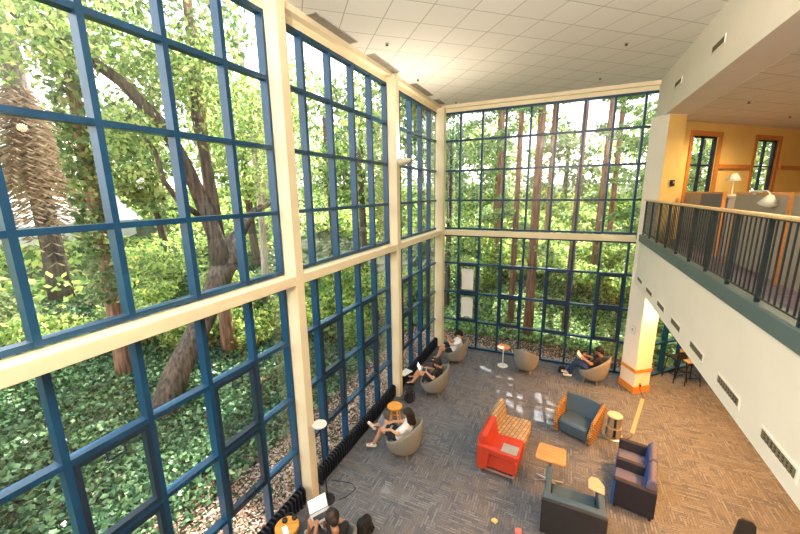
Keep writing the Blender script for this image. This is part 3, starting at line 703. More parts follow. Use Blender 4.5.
# round wooden stools
def stool(loc, rz, label):
    g = thing('wooden_stool', label, 'stool', loc, rz, 'honey wood stools')
    MB().lathe([(.02, .435), (.175, .435), (.19, .45), (.19, .475), (.175, .488), (.10, .48), (0, .476)], seg=32).build('seat', M['stool_wood'], g, smooth=False)
    for k in range(4):
        a = PI/4+k*PI/2; MB().tube((.10*math.cos(a), .10*math.sin(a), .44), (.17*math.cos(a), .17*math.sin(a), 0), .021, .016).build('leg', M['stool_wood'], g)
    for k in range(4):
        a, c = PI/4+k*PI/2, PI/4+(k+1)*PI/2; MB().tube((.148*math.cos(a), .148*math.sin(a), .14), (.148*math.cos(c), .148*math.sin(c), .14), .009).build('stretcher', M['stool_wood'], g)
stool((.62, 7.20, 0), .2, 'honey wood stool beside the woman in white by the radiator')
stool((.45, 3.52, 0), .5, 'honey wood stool at the bottom edge with things lying on it')
# things on the near stool
g = thing('headphones', 'black headphones lying on the near wooden stool', 'headphones', (.42, 3.62, .488), .8)
MB().path([(-.075, 0, .03), (-.07, .05, .03), (-.03, .095, .03), (.03, .095, .03), (.07, .05, .03), (.075, 0, .03)], .01, 8).build('headband', M['black'], g)
for s in (-1, 1): MB().lathe([(.035, 0), (.042, .01), (.042, .045), (.03, .055), (0, .055)], (s*.075, -.01, 0), 16).build('ear_cup', M['black'], g)
o = MB().box((0, 0, .005), (.075, .15, .009)).build('phone', M['screen'], bevel=.003); tag(o, 'phone with a pale lit screen on the near wooden stool', 'phone', loc=(.49, 3.44, .488), rz=1.0)

# floor lamp
g = thing('floor_lamp', 'black floor lamp with a pale round disc head beside the near column', 'lamp', (.45, 4.58, 0))
MB().lathe([(.13, 0), (.14, .01), (.14, .025), (.05, .035), (.02, .05)], seg=28).build('base', M['black'], g)
MB().tube((0, 0, .03), (-.08, 0, 1.58), .012).build('pole', M['black'], g)
MB().lathe([(.02, 1.56), (.125, 1.585), (.135, 1.60), (.13, 1.615), (0, 1.62)], (-.08, 0, 0), 28).build('disc_head', M['white'], g)
cc = MB().path([(.64, 4.66, .008), (.74, 4.80, .008), (.80, 5.02, .008), (.66, 5.10, .008), (.45, 5.06, .008), (.22, 5.0, .008)], .007, 6).build('lamp_cord', M['black'])
tag(cc, 'black lamp cord looping over the grey carpet by the near column', 'cord')

# finned radiators along the left wall
def radiator(y0, y1, label):
    g = thing('finned_radiator', label, 'radiator', (.10, (y0+y1)/2, 0), group='black finned radiators under the windows'); L = y1-y0
    b = MB(); n = int(L/.085)
    for k in range(n):
        yy = -L/2+L*(k+.5)/n; b.prism_axis([(-.03, .07), (.05, .05), (.075, .09), (.075, .36), (.04, .41), (-.03, .41)], 'y', yy-.016, yy+.016)
    b.build('fin', M['radiator'], g)
    MB().rng(-.05, -.035, -L/2, L/2, .08, .40).build('back_panel', M['radiator'], g)
    for z_ in (.14, .32): MB().tube((.0, -L/2, z_), (.0, L/2, z_), .022).build('pipe', M['radiator'], g)
    for s in (-1, 1): MB().rng(-.03, .04, s*(L/2-.1)-.02, s*(L/2-.1)+.02, 0, .08).build('foot', M['radiator'], g)
radiator(1.2, 4.33, 'black finned radiator under the near window bay')
radiator(4.75, 8.22, 'black finned radiator under the middle window bay')
radiator(8.52, 11.85, 'black finned radiator under the far window bay')

# backpacks
def backpack(loc, rz, label, sc=1.):
    g = thing('backpack', label, 'bag', loc, rz, 'black backpacks on the carpet')
    soft('bag_body', [((-.08*sc, 0, .11*sc), .11*sc, (.08*sc, 0, .11*sc), .11*sc), ((-.06*sc, -.01, .28*sc), .095*sc, (.06*sc, -.01, .28*sc), .095*sc), ((-.06*sc, 0, .12*sc), .11*sc, (-.05*sc, -.01, .3*sc), .09*sc), ((.06*sc, 0, .12*sc), .11*sc, (.05*sc, -.01, .3*sc), .09*sc)], M['black_cloth'], g, .018)
    soft('front_pocket', [((-.06*sc, .09*sc, .12*sc), .06*sc, (.06*sc, .09*sc, .12*sc), .06*sc)], M['black_cloth'], g, .016)
    MB().path([(-.03, -.02, .37*sc), (-.02, -.02, .42*sc), (.02, -.02, .42*sc), (.03, -.02, .37*sc)], .008, 6).build('top_handle', M['black'], g)
    for s in (-1, 1): MB().path([(s*.08*sc, -.09*sc, .30*sc), (s*.10*sc, -.16*sc, .2*sc), (s*.09*sc, -.11*sc, .06*sc)], .014, 6).build('strap', M['black'], g)
backpack((.58, 8.20, 0), 2.0, 'black backpack slumped at the foot of the second column')
backpack((.66, 10.35, 0), .7, 'black backpack before the last chair of the window row', .9)
backpack((1.44, 4.26, 0), 1.2, "black backpack on the carpet beside the typing man's chair", .95)
backpack((4.42, 11.62, 0), .3, "dark low bag by the feet of the reader beside the pillar", .62)

# high chairs under the balcony
def barstool(loc, rz, label, seatm):
    g = thing('bar_stool', label, 'stool', loc, rz, 'black legged stools under the balcony')
    MB().box((0, 0, .73), (.40, .38, .035)).build('seat', seatm, g, bevel=.012)
    for sx in (-1, 1):
        for sy in (-1, 1): MB().tube((sx*.16, sy*.15, .72), (sx*.22, sy*.21, 0), .014).build('leg', M['black'], g)
    MB().tube((-.20, .19, .25), (.20, .19, .25), .01).tube((-.20, -.19, .25), (.20, -.19, .25), .01).tube((-.20, -.19, .25), (-.20, .19, .25), .01).tube((.20, -.19, .25), (.20, .19, .25), .01).build('foot_ring', M['black'], g)
    MB().prism_axis([(-.20, .80), (-.17, .80), (-.20, 1.0), (-.23, 1.0)], 'x', -.19, .19).build('backrest', seatm, g, bevel=.01)
    for s in (-1, 1): MB().tube((s*.15, -.16, .72), (s*.15, -.19, .9), .011).build('back_rod', M['black'], g)
barstool((7.55, 12.52, 0), R(30), 'black stool nearest the glass under the balcony', M['black'])
barstool((7.85, 12.42, 0), R(200), 'tan wooden seated stool with black legs under the balcony', M['pale_wood'])
# chair whose dark back shows at the bottom right edge
g = thing('task_chair', 'dark charcoal rounded chair back at the bottom right edge of the room', 'chair', (6.91, 5.93, 0), R(165))
MB().prism_axis([(-.10, .44), (.10, .44), (.13, .50), (.10, .82), (.05, .88), (-.05, .88), (-.10, .82), (-.13, .50)], 'y', -.24, -.20).build('backrest', M['slate_dark'], g, bevel=.015)
MB().box((0, 0, .43), (.42, .42, .05)).build('seat', M['slate_dark'], g, bevel=.02)
MB().tube((0, 0, .08), (0, 0, .41), .025).build('stem', M['black'], g)
MB().tube((0, -.2, .43), (0, -.215, .6), .018).build('back_stem', M['black'], g)
for k in range(5):
    a = 2*PI*k/5; MB().path([(0, 0, .09), (.26*math.cos(a), .26*math.sin(a), .03)], [.02, .014]).build('foot', M['black'], g)
# small things on the carpet at the bottom edge
o = soft('crumpled_wrapper', [((-.03, 0, .025), .03, (.03, .01, .025), .028), ((0, .03, .03), .025, (.02, -.03, .02), .02)], mat('pale_yellow_paper', (.80, .56, .24), .8), None, .012, 1)
tag(o, 'crumpled pale yellow wrapper on the carpet near the bottom edge', 'wrapper', loc=(3.42, 5.40, 0))
bw = thing('soft_ball', 'pink ball on the carpet at the very bottom edge', 'ball', (3.83, 5.33, 0))
MB().ball((0, 0, .06), .06, 16).build('ball', mat('pink_rubber', (.75, .18, .16), .5), bw, smooth=True); MB().lathe([(.008, .117), (.008, .122), (.004, .124)], seg=10).build('air_valve', M['lip'], bw)

# white paper sheets taped on two sashes of the far window
for z_, t in ((2.64, 'upper'), (1.575, 'lower')):
    g = thing('paper_sheet', 'white paper sheet taped inside the %s sash near the far corner' % t, 'paper', (1.13, D+.035, z_))
    MB().box((0, 0, 0), (.42, .004, .78)).build('sheet', M['paper'], g); 
    for sx in (-1, 1): MB().box((sx*.18, -.003, .37), (.06, .002, .03)).build('tape', M['silver'], g)

# ------------------------------------------------------------------ people
def V3(*a): return Vector(a)
def person(label, loc, rz, J, skin, hair, shirt, bottoms, shoe, long_pants=False, long_hair=False, cap=False, sleeve=.55, gaze=(0, .6, -.35), zoff=0.):
    """seated figure; J gives joint positions in the seat's frame (facing +Y)"""
    g = thing('person', label, 'person', loc, rz)
    pel, ch, nk, hd = V3(*J['pelvis']), V3(*J['chest']), V3(*J['neck']), V3(*J['head'])
    fwd = V3(*gaze).normalized(); side = V3(1, 0, 0); side = (side-fwd*side.dot(fwd)).normalized(); upv = side.cross(fwd).normalized()
    C = []
    # torso, neck, head with face
    C += [(pel+V3(-.085, 0, 0), .105, pel+V3(.085, 0, 0), .105), (pel, .125, (pel+ch)/2, .118), ((pel+ch)/2+V3(-.03, 0, 0), .11, ch+V3(-.07, 0, 0), .11), ((pel+ch)/2+V3(.03, 0, 0), .11, ch+V3(.07, 0, 0), .11), (ch+V3(-.13, 0, .08), .065, ch+V3(.13, 0, .08), .065), (ch+V3(0, 0, .08), .075, nk, .055), (nk, .053, hd-upv*.05, .053)]
    C += [(hd+upv*.025-fwd*.015, .092, hd+upv*.015+fwd*.01, .086), (hd-upv*.045+fwd*.03, .062, hd-upv*.085+fwd*.045, .042)]
    C += [(hd+fwd*.092+upv*.005, .011, hd+fwd*.108-upv*.025, .015), (hd+side*.09-fwd*.005-upv*.005, .018, hd+side*.092-fwd*.012-upv*.03, .013), (hd-side*.09-fwd*.005-upv*.005, .018, hd-side*.092-fwd*.012-upv*.03, .013), (hd+fwd*.087-upv*.055+side*.015, .012, hd+fwd*.087-upv*.055-side*.015, .012)]
    arms, legs = [], []
    for s, k in ((-1, 'l'), (1, 'r')):
        sh = ch+V3(s*.175, 0, .085); el, wr = V3(*J['el'+k]), V3(*J['wr'+k]); hdir = V3(*J.get('hand'+k, (0, 1, -.2))).normalized()
        C += [(sh, .055, el, .042), (el, .041, wr, .027)]
        arms.append((sh, el, wr))
        # palm, four fingers bent and unequal, thumb leaving the side of the palm
        lat = hdir.cross(V3(0, 0, 1)).normalized(); dn = V3(0, 0, -1)
        pc = wr+hdir*.075
        for q in range(4): C.append((wr+hdir*.012+lat*(-.016+.011*q), .014, pc+lat*(-.031+.0205*q), .012))
        for q, L in enumerate((.058, .072, .066, .05)):
            r0 = pc+lat*(-.033+.022*q); m1 = r0+hdir*L*.6+dn*.006; m2 = m1+hdir*L*.3+dn*L*.45
            C += [(r0, .0098, m1, .0088), (m1, .0088, m2, .0078)]
        tb_ = wr+hdir*.03-lat*(s*.026); C += [(tb_, .0125, tb_+hdir*.03-lat*(s*.026)+dn*.006, .0105), (tb_+hdir*.03-lat*(s*.026)+dn*.006, .0105, tb_+hdir*.055-lat*(s*.024)+dn*.014, .009)]
        hp, kn, an = pel+V3(s*.09, .02, -.01), V3(*J['kn'+k]), V3(*J['an'+k]); ft = V3(*J.get('ft'+k, (0, .9, -.3))).normalized()
        mid = kn+(an-kn)*.35-ft*.012
        C += [(hp, .088, kn, .055), (kn, .054, mid, .052), (mid, .052, an, .034), (an, .036, an+ft*.13+V3(0, 0, -.03), .032)]
        legs.append((hp, kn, an, ft))
    soft('body', C, skin, g, .0085, 3)
    # clothing
    S = [(pel+V3(-.08, 0, .04), .115, pel+V3(.08, 0, .04), .115), (pel+V3(0, 0, .03), .14, (pel+ch)/2, .132), ((pel+ch)/2+V3(-.03, 0, 0), .122, ch+V3(-.07, 0, 0), .122), ((pel+ch)/2+V3(.03, 0, 0), .122, ch+V3(.07, 0, 0), .122), (ch+V3(-.13, 0, .08), .075, ch+V3(.13, 0, .08), .075), (ch+V3(0, 0, .07), .085, ch+V3(0, 0, .08)+(nk-ch)*.3, .072)]
    for sh, el, wr in arms:
        if sleeve <= 1: S.append((sh, .066, sh+(el-sh)*sleeve, .058))
        else: S += [(sh, .066, el, .053), (el, .053, el+(wr-el)*.9, .038)]
    soft('shirt', S, shirt, g, .012, 3)
    B = [(pel+V3(-.085, 0, -.015), .116, pel+V3(.085, 0, -.015), .116)]
    for hp, kn, an, ft in legs:
        if long_pants: B += [(hp, .10, kn, .067), (kn, .067, kn+(an-kn)*.35, .063), (kn+(an-kn)*.35, .063, kn+(an-kn)*.95, .05)]
        else: B.append((hp, .102, hp+(kn-hp)*.62, .08))
    soft('trousers' if long_pants else 'shorts', B, bottoms, g, .012, 3)
    for hp, kn, an, ft in legs:
        soft('shoe', [(an-ft*.035+V3(0, 0, -.035), .042, an+ft*.15+V3(0, 0, -.042), .040), (an+V3(0, 0, -.01), .045, an+ft*.06+V3(0, 0, -.03), .044)], shoe, g, .011, 3)
    H = [(hd+upv*.042-fwd*.03, .098, hd+upv*.05-fwd*.0, .088), (hd-fwd*.055-upv*.02, .078, hd-fwd*.05-upv*.055, .062), (hd+side*.055+upv*.035-fwd*.02, .055, hd+side*.06-upv*.015-fwd*.03, .042), (hd-side*.055+upv*.035-fwd*.02, .055, hd-side*.06-upv*.015-fwd*.03, .042)]
    if long_hair:
        H += [(hd-fwd*.06-upv*.02, .08, nk-fwd*.06+V3(0, -.02, -.10), .062), (hd+side*.065-fwd*.02, .045, nk+side*.08-fwd*.01+V3(0, 0, -.10), .036), (hd-side*.065-fwd*.02, .045, nk-side*.08-fwd*.01+V3(0, 0, -.10), .036)]
    soft('hair', H, hair, g, .010, 2)
    b = MB()
    for s in (-1, 1): MB().ball(hd+side*(s*.033)+fwd*.083+upv*.008, .0115, 8).build('eye', M['eye'], g)
    MB().path([hd+fwd*.098-upv*.054+side*.02, hd+fwd*.1005-upv*.055, hd+fwd*.098-upv*.054-side*.02], .004, 6).build('mouth', M['lip'], g)
    if cap:
        soft('cap', [(hd+upv*.055-fwd*.02, .102, hd+upv*.06, .094), (hd+upv*.045+fwd*.09, .03, hd+upv*.035+fwd*.15, .016), (hd+upv*.045+fwd*.09+side*.04, .024, hd+upv*.035+fwd*.14+side*.03, .014), (hd+upv*.045+fwd*.09-side*.04, .024, hd+upv*.035+fwd*.14-side*.03, .014)], M['black_cloth'], g, .011, 2)
    return g

def laptop(loc, rz, label, lit, tilt=110, sc=1., pitch=0.):
    g = thing('laptop', label, 'laptop', loc, rz, None); g.rotation_euler = (pitch, 0, rz); g.scale = (sc, sc, sc)
    MB().box((0, 0, .008), (.32, .22, .016)).build('keyboard_base', M['silver'], g, bevel=.004)
    MB().box((0, -.012, .0165), (.27, .11, .002)).build('keys', M['black'], g)
    Rm = Matrix.Rotation(R(tilt-90), 3, 'X').inverted()
    Rm = Matrix.Rotation(-R(tilt-90), 3, 'X')
    def up(c, d): b = MB().box(c, d); b.v = [tuple(Rm @ Vector(v)+Vector((0, .11, .014))) for v in b.v]; return b
    s = up((0, 0, .11), (.32, .009, .22)).build('lid', M['silver'], g, bevel=.003)
    up((0, -.0055, .112), (.295, .003, .19)).build('screen', M['screen'] if lit else M['screen_dark'], s)
    return g

base = dict(pelvis=(0, .02, .46), chest=(0, -.16, .725), neck=(0, -.20, .905), head=(0, -.155, 1.035))
def pose(**k): d = dict(base); d.update(k); return d
# the woman in white, one foot up on the radiator
person('woman in a white shirt and dark shorts reclining with a laptop, one foot raised', (1.23, 6.27, 0), face(-1, -.12),
       pose(elr=(.24, .0, .66), ell=(-.24, .0, .66), wrr=(.12, .20, .68), wrl=(-.14, .20, .66), knr=(.13, .42, .62), anr=(.18, .74, .42), ftr=(0, .7, .6), knl=(-.10, .44, .60), anl=(-.04, .66, .13), ftl=(0, .95, -.15)),
       M['skin'], M['hair_dark'], M['shirt_white'], M['shorts'], M['shoe'], long_hair=True)
laptop((.91, 6.23, .60), face(-1, -.12), 'grey laptop with a dim screen on the lap of the woman in white', False, 112, .92)
# the reader in black, knees drawn up
person('person in black with bare drawn up knees reading in the second chair', (1.06, 8.84, 0), face(-1, -.3),
       pose(chest=(0, -.15, .69), neck=(0, -.19, .86), head=(0, -.11, .965), elr=(.25, -.02, .62), ell=(-.25, .0, .62), wrr=(.10, .19, .76), wrl=(-.12, .2, .74), knr=(.13, .36, .74), anr=(.12, .60, .42), ftr=(0, .9, .2), knl=(-.12, .38, .72), anl=(-.10, .62, .36), ftl=(0, .9, .1)),
       M['skin'], M['hair_black'], M['shirt_black'], M['shorts'], M['black_cloth'])
laptop((.80, 8.75, .74), face(-1, -.3), 'laptop with a bright white screen before the reader in black', True, 118, .85)
g = thing('notebook', 'open white notebook on the radiator before the reader in black', 'book', (.13, 8.95, .412), 1.3)
MB().box((-.10, 0, .008), (.2, .26, .014)).box((.10, 0, .006), (.2, .26, .01)).build('pages', M['paper'], g, bevel=.003); MB().box((0, 0, .0005), (.42, .28, .003)).build('cover', M['slate'], g)
# the person in white with a dark cap
person('person in a white shirt and dark cap sitting in the last chair of the row', (1.06, 10.95, 0), face(-1, -.35),
       pose(elr=(.22, .04, .70), ell=(-.20, .10, .72), wrr=(.05, .22, .88), wrl=(-.06, .22, .86), handr=(-.1, .2, 1), handl=(.1, .2, 1), knr=(.13, .42, .56), anr=(.10, .56, .14), ftr=(0, 1, -.1), knl=(-.13, .42, .56), anl=(-.10, .60, .14), ftl=(0, 1, -.1)),
       M['skin'], M['hair_black'], M['shirt_white'], M['shorts'], M['black_cloth'], cap=True)
# the reader beside the pillar
person('person in dark top and navy jeans lounging with a book beside the pillar', (5.22, 11.36, 0), face(-1, .12),
       pose(elr=(.25, .02, .68), ell=(-.25, .02, .68), wrr=(.10, .26, .78), wrl=(-.12, .26, .78), knr=(.12, .42, .56), anr=(.10, .66, .13), ftr=(0, .95, .1), knl=(-.10, .42, .58), anl=(-.05, .58, .13), ftl=(0, .95, -.1)),
       M['skin_tan'], M['hair_black'], M['shirt_black'], M['denim'], M['shoe'], long_pants=True, sleeve=.6)
g = thing('open_book', 'open white book held up by the reader beside the pillar', 'book', (4.87, 11.40, .80), face(-1, .12)); g.rotation_euler = (R(48), 0, face(-1, .12))
MB().box((-.075, 0, .006), (.15, .21, .012)).box((.075, 0, .006), (.15, .21, .012)).build('pages', M['paper'], g, bevel=.003); MB().box((0, 0, -.002), (.31, .22, .004)).build('cover', M['slate'], g)
# the man typing at the bottom edge
person('man in a black shirt seen from behind typing on a laptop', (1.27, 3.58, 0), face(-.85, .5),
       pose(head=(0, -.10, 1.03), elr=(.25, .02, .67), ell=(-.25, .02, .67), wrr=(.12, .24, .68), wrl=(-.12, .24, .68), knr=(.14, .46, .57), anr=(.14, .62, .13), ftr=(0, 1, -.1), knl=(-.14, .46, .57), anl=(-.14, .60, .13), ftl=(0, 1, -.1)),
       M['skin_tan'], M['hair_dark'], M['shirt_black'], M['shorts'], M['shoe'])
laptop((.96, 3.77, .645), face(-.85, .5), "silver laptop with a bright white screen on the typing man's knees", True, 115, 1.0)

# ------------------------------------------------------------------ outdoors
def gz(x, y):
    x, y = np.asarray(x, float), np.asarray(y, float)
    dx = np.clip(-x-1.2, 0, None); dy = np.clip(y-13.0-np.clip(x-6, 0, None)*.9, 0, None)
    h = -.18+.16*dx+.27*dy-.05*np.minimum(dx, dy)
    h = 7.2*np.tanh(h/7.2) if h.ndim else 7.2*math.tanh(float(h)/7.2)
    return h+.10*np.sin(x*1.3+y*.7)*np.minimum(1, np.maximum(dx, dy)/3)+.06*np.sin(y*2.1-x*.6)*np.minimum(1, np.maximum(dx, dy)/3)
xs = np.linspace(-45, 24, 139); ys = np.linspace(-14, 55, 139); X, Y = np.meshgrid(xs, ys); Z = gz(X, Y)
inside = (X > -.3) & (Y < 12.6+np.clip(X-6.6, 0, None)); Z[inside] = -.3
b = MB(); n = len(xs); b.v = list(zip(X.ravel().tolist(), Y.ravel().tolist(), Z.ravel().tolist()))
b.f = [(j*n+i, j*n+i+1, (j+1)*n+i+1, (j+1)*n+i) for j in range(n-1) for i in range(n-1)]; b.m = [0]*len(b.f)
struct(b.build('ground', M['soil'], smooth=True), 'rising ground outside')

# sun gaps: slots cut through the crowns to shape sun streaks on the carpet
GAPS = [(1.94, 11.0, 2.27, 10.85, .04), (2.59, 10.67, 2.97, 10.56, .05), (2.65, 10.4, 3.08, 10.28, .045), (2.84, 9.70, 3.57, 9.43, .075), (3.03, 9.29, 3.52, 8.97, .06), (3.82, 9.88, 4.26, 9.52, .06), (3.82, 9.48, 4.18, 9.36, .06), (3.75, 8.84, 4.29, 8.62, .085), (3.26, 9.71, 3.51, 9.62, .03), (3.84, 10.03, 4.0, 9.97, .03), (3.78, 9.12, 4.15, 9.06, .045),
        (-.5, 15.6, 2.2, 15.2, .3), (3.9, 16.6, 6.2, 16.3, .35), (5.0, 14.9, 6.6, 14.6, .22), (.5, 17.8, 2.6, 17.3, .4), (5.5, 18.4, 8, 18.0, .4), (2.6, 16.0, 3.2, 15.9, .2)]
def shaded(P, pad=.0):
    q = P-np.outer(P[:, 2]/SUN.z, np.array(SUN[:])); keep = np.ones(len(P), bool)
    for x0, y0, x1, y1, w in GAPS:
        d = np.array([x1-x0, y1-y0]); L2 = d @ d
        t = np.clip(((q[:, 0]-x0)*d[0]+(q[:, 1]-y0)*d[1])/L2, 0, 1)
        keep &= np.hypot(q[:, 0]-x0-t*d[0], q[:, 1]-y0-t*d[1]) > w+pad
    return P[keep]
def blob(c, r, n, sq=1.):
    d = rng.normal(size=(n, 3)); d /= np.linalg.norm(d, axis=1)[:, None]
    rr = rng.uniform(.15, 1, (n, 1))**.5
    r = np.array(r if hasattr(r, '__len__') else (r, r, r*sq)); return np.array(c)+d*rr*r
def outside(P): return P[(P[:, 0] < -.16) | (P[:, 1] > 12.42+np.clip(P[:, 0]-6.6, 0, None))]

# ivy ground cover (nobody could count it) and fallen leaves
n = 100000; px = -1.6-rng.uniform(0, 1, n)**1.5*14; py = rng.uniform(-1, 16, n)
keep = (rng.uniform(size=n) < np.clip((-px-1.4)/1.6, .12, 1)); px, py = px[keep], py[keep]
x2 = rng.uniform(-2, 9, 26000); y2 = 13.6+rng.uniform(0, 1, 26000)**1.4*9; px, py = np.r_[px, x2], np.r_[py, y2]
P = np.stack([px, py, gz(px, py)+rng.uniform(.02, .16, len(px))], 1); P = outside(P)
far = (P[:, 1] > 13) & (P[:, 0] > -2)
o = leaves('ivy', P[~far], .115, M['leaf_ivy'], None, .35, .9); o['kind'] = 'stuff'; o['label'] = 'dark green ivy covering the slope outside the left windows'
o = leaves('ivy', P[far], .14, M['leaf_ivy_lit'], None, .3, .9); o['kind'] = 'stuff'; o['label'] = 'ivy coloured brighter as if sunlit on the slope outside the far window'
n = 34000; px = -.16-rng.uniform(0, 1, n)**1.3*3.7; py = rng.uniform(1, 13.5, n)
x2 = rng.uniform(-1, 8.5, 20000); y2 = 12.45+rng.uniform(0, 1, 20000)**1.3*3.2; px, py = np.r_[px, x2], np.r_[py, y2]
P = np.stack([px, py, gz(px, py)+rng.uniform(.01, .05, len(px))], 1); P = outside(P)
o = leaves('fallen_leaves', P, .07, M['leaf_litter'], None, .8, .6); o['kind'] = 'stuff'; o['label'] = 'dry fallen leaves along the foot of the windows'

n = 30000; px = np.r_[rng.uniform(-34, -12, n), rng.uniform(-12, 16, n)]; py = np.r_[rng.uniform(-8, 34, n), rng.uniform(20.5, 36, n)]
hgt = .5+.5*np.sin(px*.9+1.3*np.sin(py*.5))*np.sin(py*.8+px*.3)
P = np.stack([px, py, gz(px, py)+rng.uniform(0, 1, 2*n)*(.3+1.1*hgt)], 1)
P = P[~((P[:, 0] < -20.5) & (P[:, 0] > -27) & (P[:, 1] > 4.3) & (P[:, 1] < 15.3))]
o = leaves('undergrowth', P, .34, M['leaf_shrub'], None, .2, .6); o['kind'] = 'stuff'; o['label'] = 'sunlit undergrowth high on the slope outside'
def tree(name, label, trunks, bark, blobs, leafm, lsize, group=None, flat=0., droop=0., asp=.55, cull=True):
    x, y, z = trunks[0][0][0]
    g = thing(name, label, 'tree', (0, 0, 0), 0, group)
    b = MB()
    for pts, rad in trunks: b.path(pts, rad, 12)
    b.build('trunk', bark, g, smooth=True)
    if blobs:
        P = np.concatenate([blob(c, r, n_) for c, r, n_ in blobs]); P = outside(P)
        if cull: P = shaded(P, lsize*.6)
        leaves('crown', P, lsize, leafm, g, flat, asp, droop)
    return g
def straight(x, y, h, r, lean=(0, 0), wob=.05):
    z0 = float(gz(x, y))-.7; pts, rad = [], []
    for i in range(9):
        t = i/8; pts.append((x+lean[0]*t+wob*math.sin(3*t+x), y+lean[1]*t+wob*math.cos(4*t+y), z0+h*t)); rad.append(r*(1.25 if i == 0 else 1)*(1-.55*t))
    return (pts, rad)
# leaning dark tree just outside the near bay
T = [([(-4.7, 4.75, .3), (-4.7, 5.27, 1.28), (-4.7, 5.88, 2.0), (-4.75, 6.5, 2.8), (-4.8, 7.0, 3.6), (-4.9, 7.55, 4.1), (-4.9, 7.75, 4.5)], [.38, .31, .29, .30, .34, .36, .24]),
     ([(-4.8, 7.0, 3.7), (-4.9, 6.98, 4.6), (-5, 6.75, 5.6), (-5, 6.45, 6.5), (-5.0, 6.0, 7.4), (-5, 5.2, 8.2), (-5, 4.3, 8.7), (-5, 3.5, 8.9)], [.30, .22, .19, .16, .15, .12, .09, .05]),
     ([(-4.9, 7.05, 4.4), (-5, 7.1, 5.9), (-5, 7.05, 6.7), (-5, 6.9, 7.7), (-5, 7.0, 9.2), (-5, 7.1, 10.2)], [.2, .15, .13, .11, .09, .05]),
     ([(-4.9, 7.7, 4.4), (-4.95, 8.2, 4.9), (-5, 8.6, 5.2), (-5, 9.5, 5.5), (-5, 10.2, 6.5)], [.2, .15, .12, .09, .04]),
     ([(-5, 6.6, 5.2), (-5, 6.1, 5.6), (-5, 5.8, 6.1), (-5, 5.7, 6.8), (-5.2, 5.3, 7.6)], [.08, .07, .06, .05, .03])]
tree('oak_tree', 'leaning crooked dark tree outside the near window bay', T, M['bark_grey'],
     [((-5, 4.6, 9.0), (1.3, 1.5, .8), 1500), ((-5, 3.4, 8.6), (1.4, 1.2, .9), 1300), ((-5, 6.2, 8.6), (1.2, 1.0, .9), 1000), ((-5, 7.2, 9.0), (1.2, 1.1, 1.2), 1300), ((-5, 7.3, 7.4), (.9, .7, .6), 300), ((-5, 9.4, 6.2), (1.2, 1.1, .9), 900), ((-5, 10.6, 7.0), (1.2, 1.2, 1.0), 900), ((-5.2, 5.4, 7.2), (.9, .8, .6), 450), ((-5, 8.6, 8.2), (1.1, 1.0, 1.0), 800), ((-4.8, 9.4, 8.6), (1.2, 1.3, 1.0), 900), ((-5, 5.2, 6.2), (.6, .5, .4), 90)], M['leaf_light'], .135)
# redwood with ivy up its trunk, and the others behind
g = tree('redwood_tree', 'red trunked tree wrapped in ivy behind the leaning tree', [straight(-6.7, 5.0, 14, .19)], M['bark_red'], [((-6.7, 5, 10.5), (2.0, 2.0, 1.6), 1600)], M['leaf_mid'], .22)
n = 2600; a = rng.uniform(0, 2*PI, n); zz = rng.uniform(3.0, 9.5, n); rr = .22+rng.uniform(0, .22, n)
leaves('ivy', np.stack([-6.7+rr*np.cos(a), 5.0+rr*np.sin(a), zz], 1), .15, M['leaf_mid'], g, 0, .8)
tree('redwood_tree', 'red brown trunk standing right behind the crook of the leaning tree', [straight(-5.9, 7.75, 14, .22)], M['bark_red'], [((-5.9, 7.7, 10.6), (1.8, 1.8, 1.6), 1300)], M['leaf_mid'], .22)
# palm with a brown skirt at the far left
g = thing('palm_tree', 'grey trunked palm with a brown skirt of dead fronds at the far left', 'tree', (0, 0, 0))
x, y = -13.6, 6.6; z0 = float(gz(x, y))
MB().path([(x, y, z0-.2), (x+.1, y, z0+2.2), (x, y, z0+6), (x, y, z0+12)], [.42, .33, .32, .3], 12).build('trunk', M['bark_grey'], g, smooth=True)
def fronds(n, z_, tilt, L, m, name, nb):
    b = MB()
    for k in range(n):
        a = rng.uniform(0, 2*PI); t = tilt+rng.uniform(-.25, .25); base_ = np.array([x, y, z_+rng.uniform(-1.5, 1.5)])
        for q in range(nb):
            u = (q+1)/nb*L; drop = .30*(u/L)**2*L
            c = base_+np.array([math.cos(a)*math.cos(t)*u, math.sin(a)*math.cos(t)*u, math.sin(t)*u-drop])
            for s in (-1, 1):
                l = .5*(1-.4*q/nb); d = np.array([-math.sin(a)*s*.8+math.cos(a)*.5, math.cos(a)*s*.8+math.sin(a)*.5, -.35])*l; w = np.array([0, 0, .035])
                b.quad(c+w, c+d*.5+w, c+d, c+d*.5-w)
    b.build(name, m, g)
fronds(130, z0+6.6, -1.0, 2.9, M['leaf_rust'], 'dead_fronds', 12); fronds(46, z0+10.5, .35, 3.2, M['leaf_mid'], 'crown', 16)
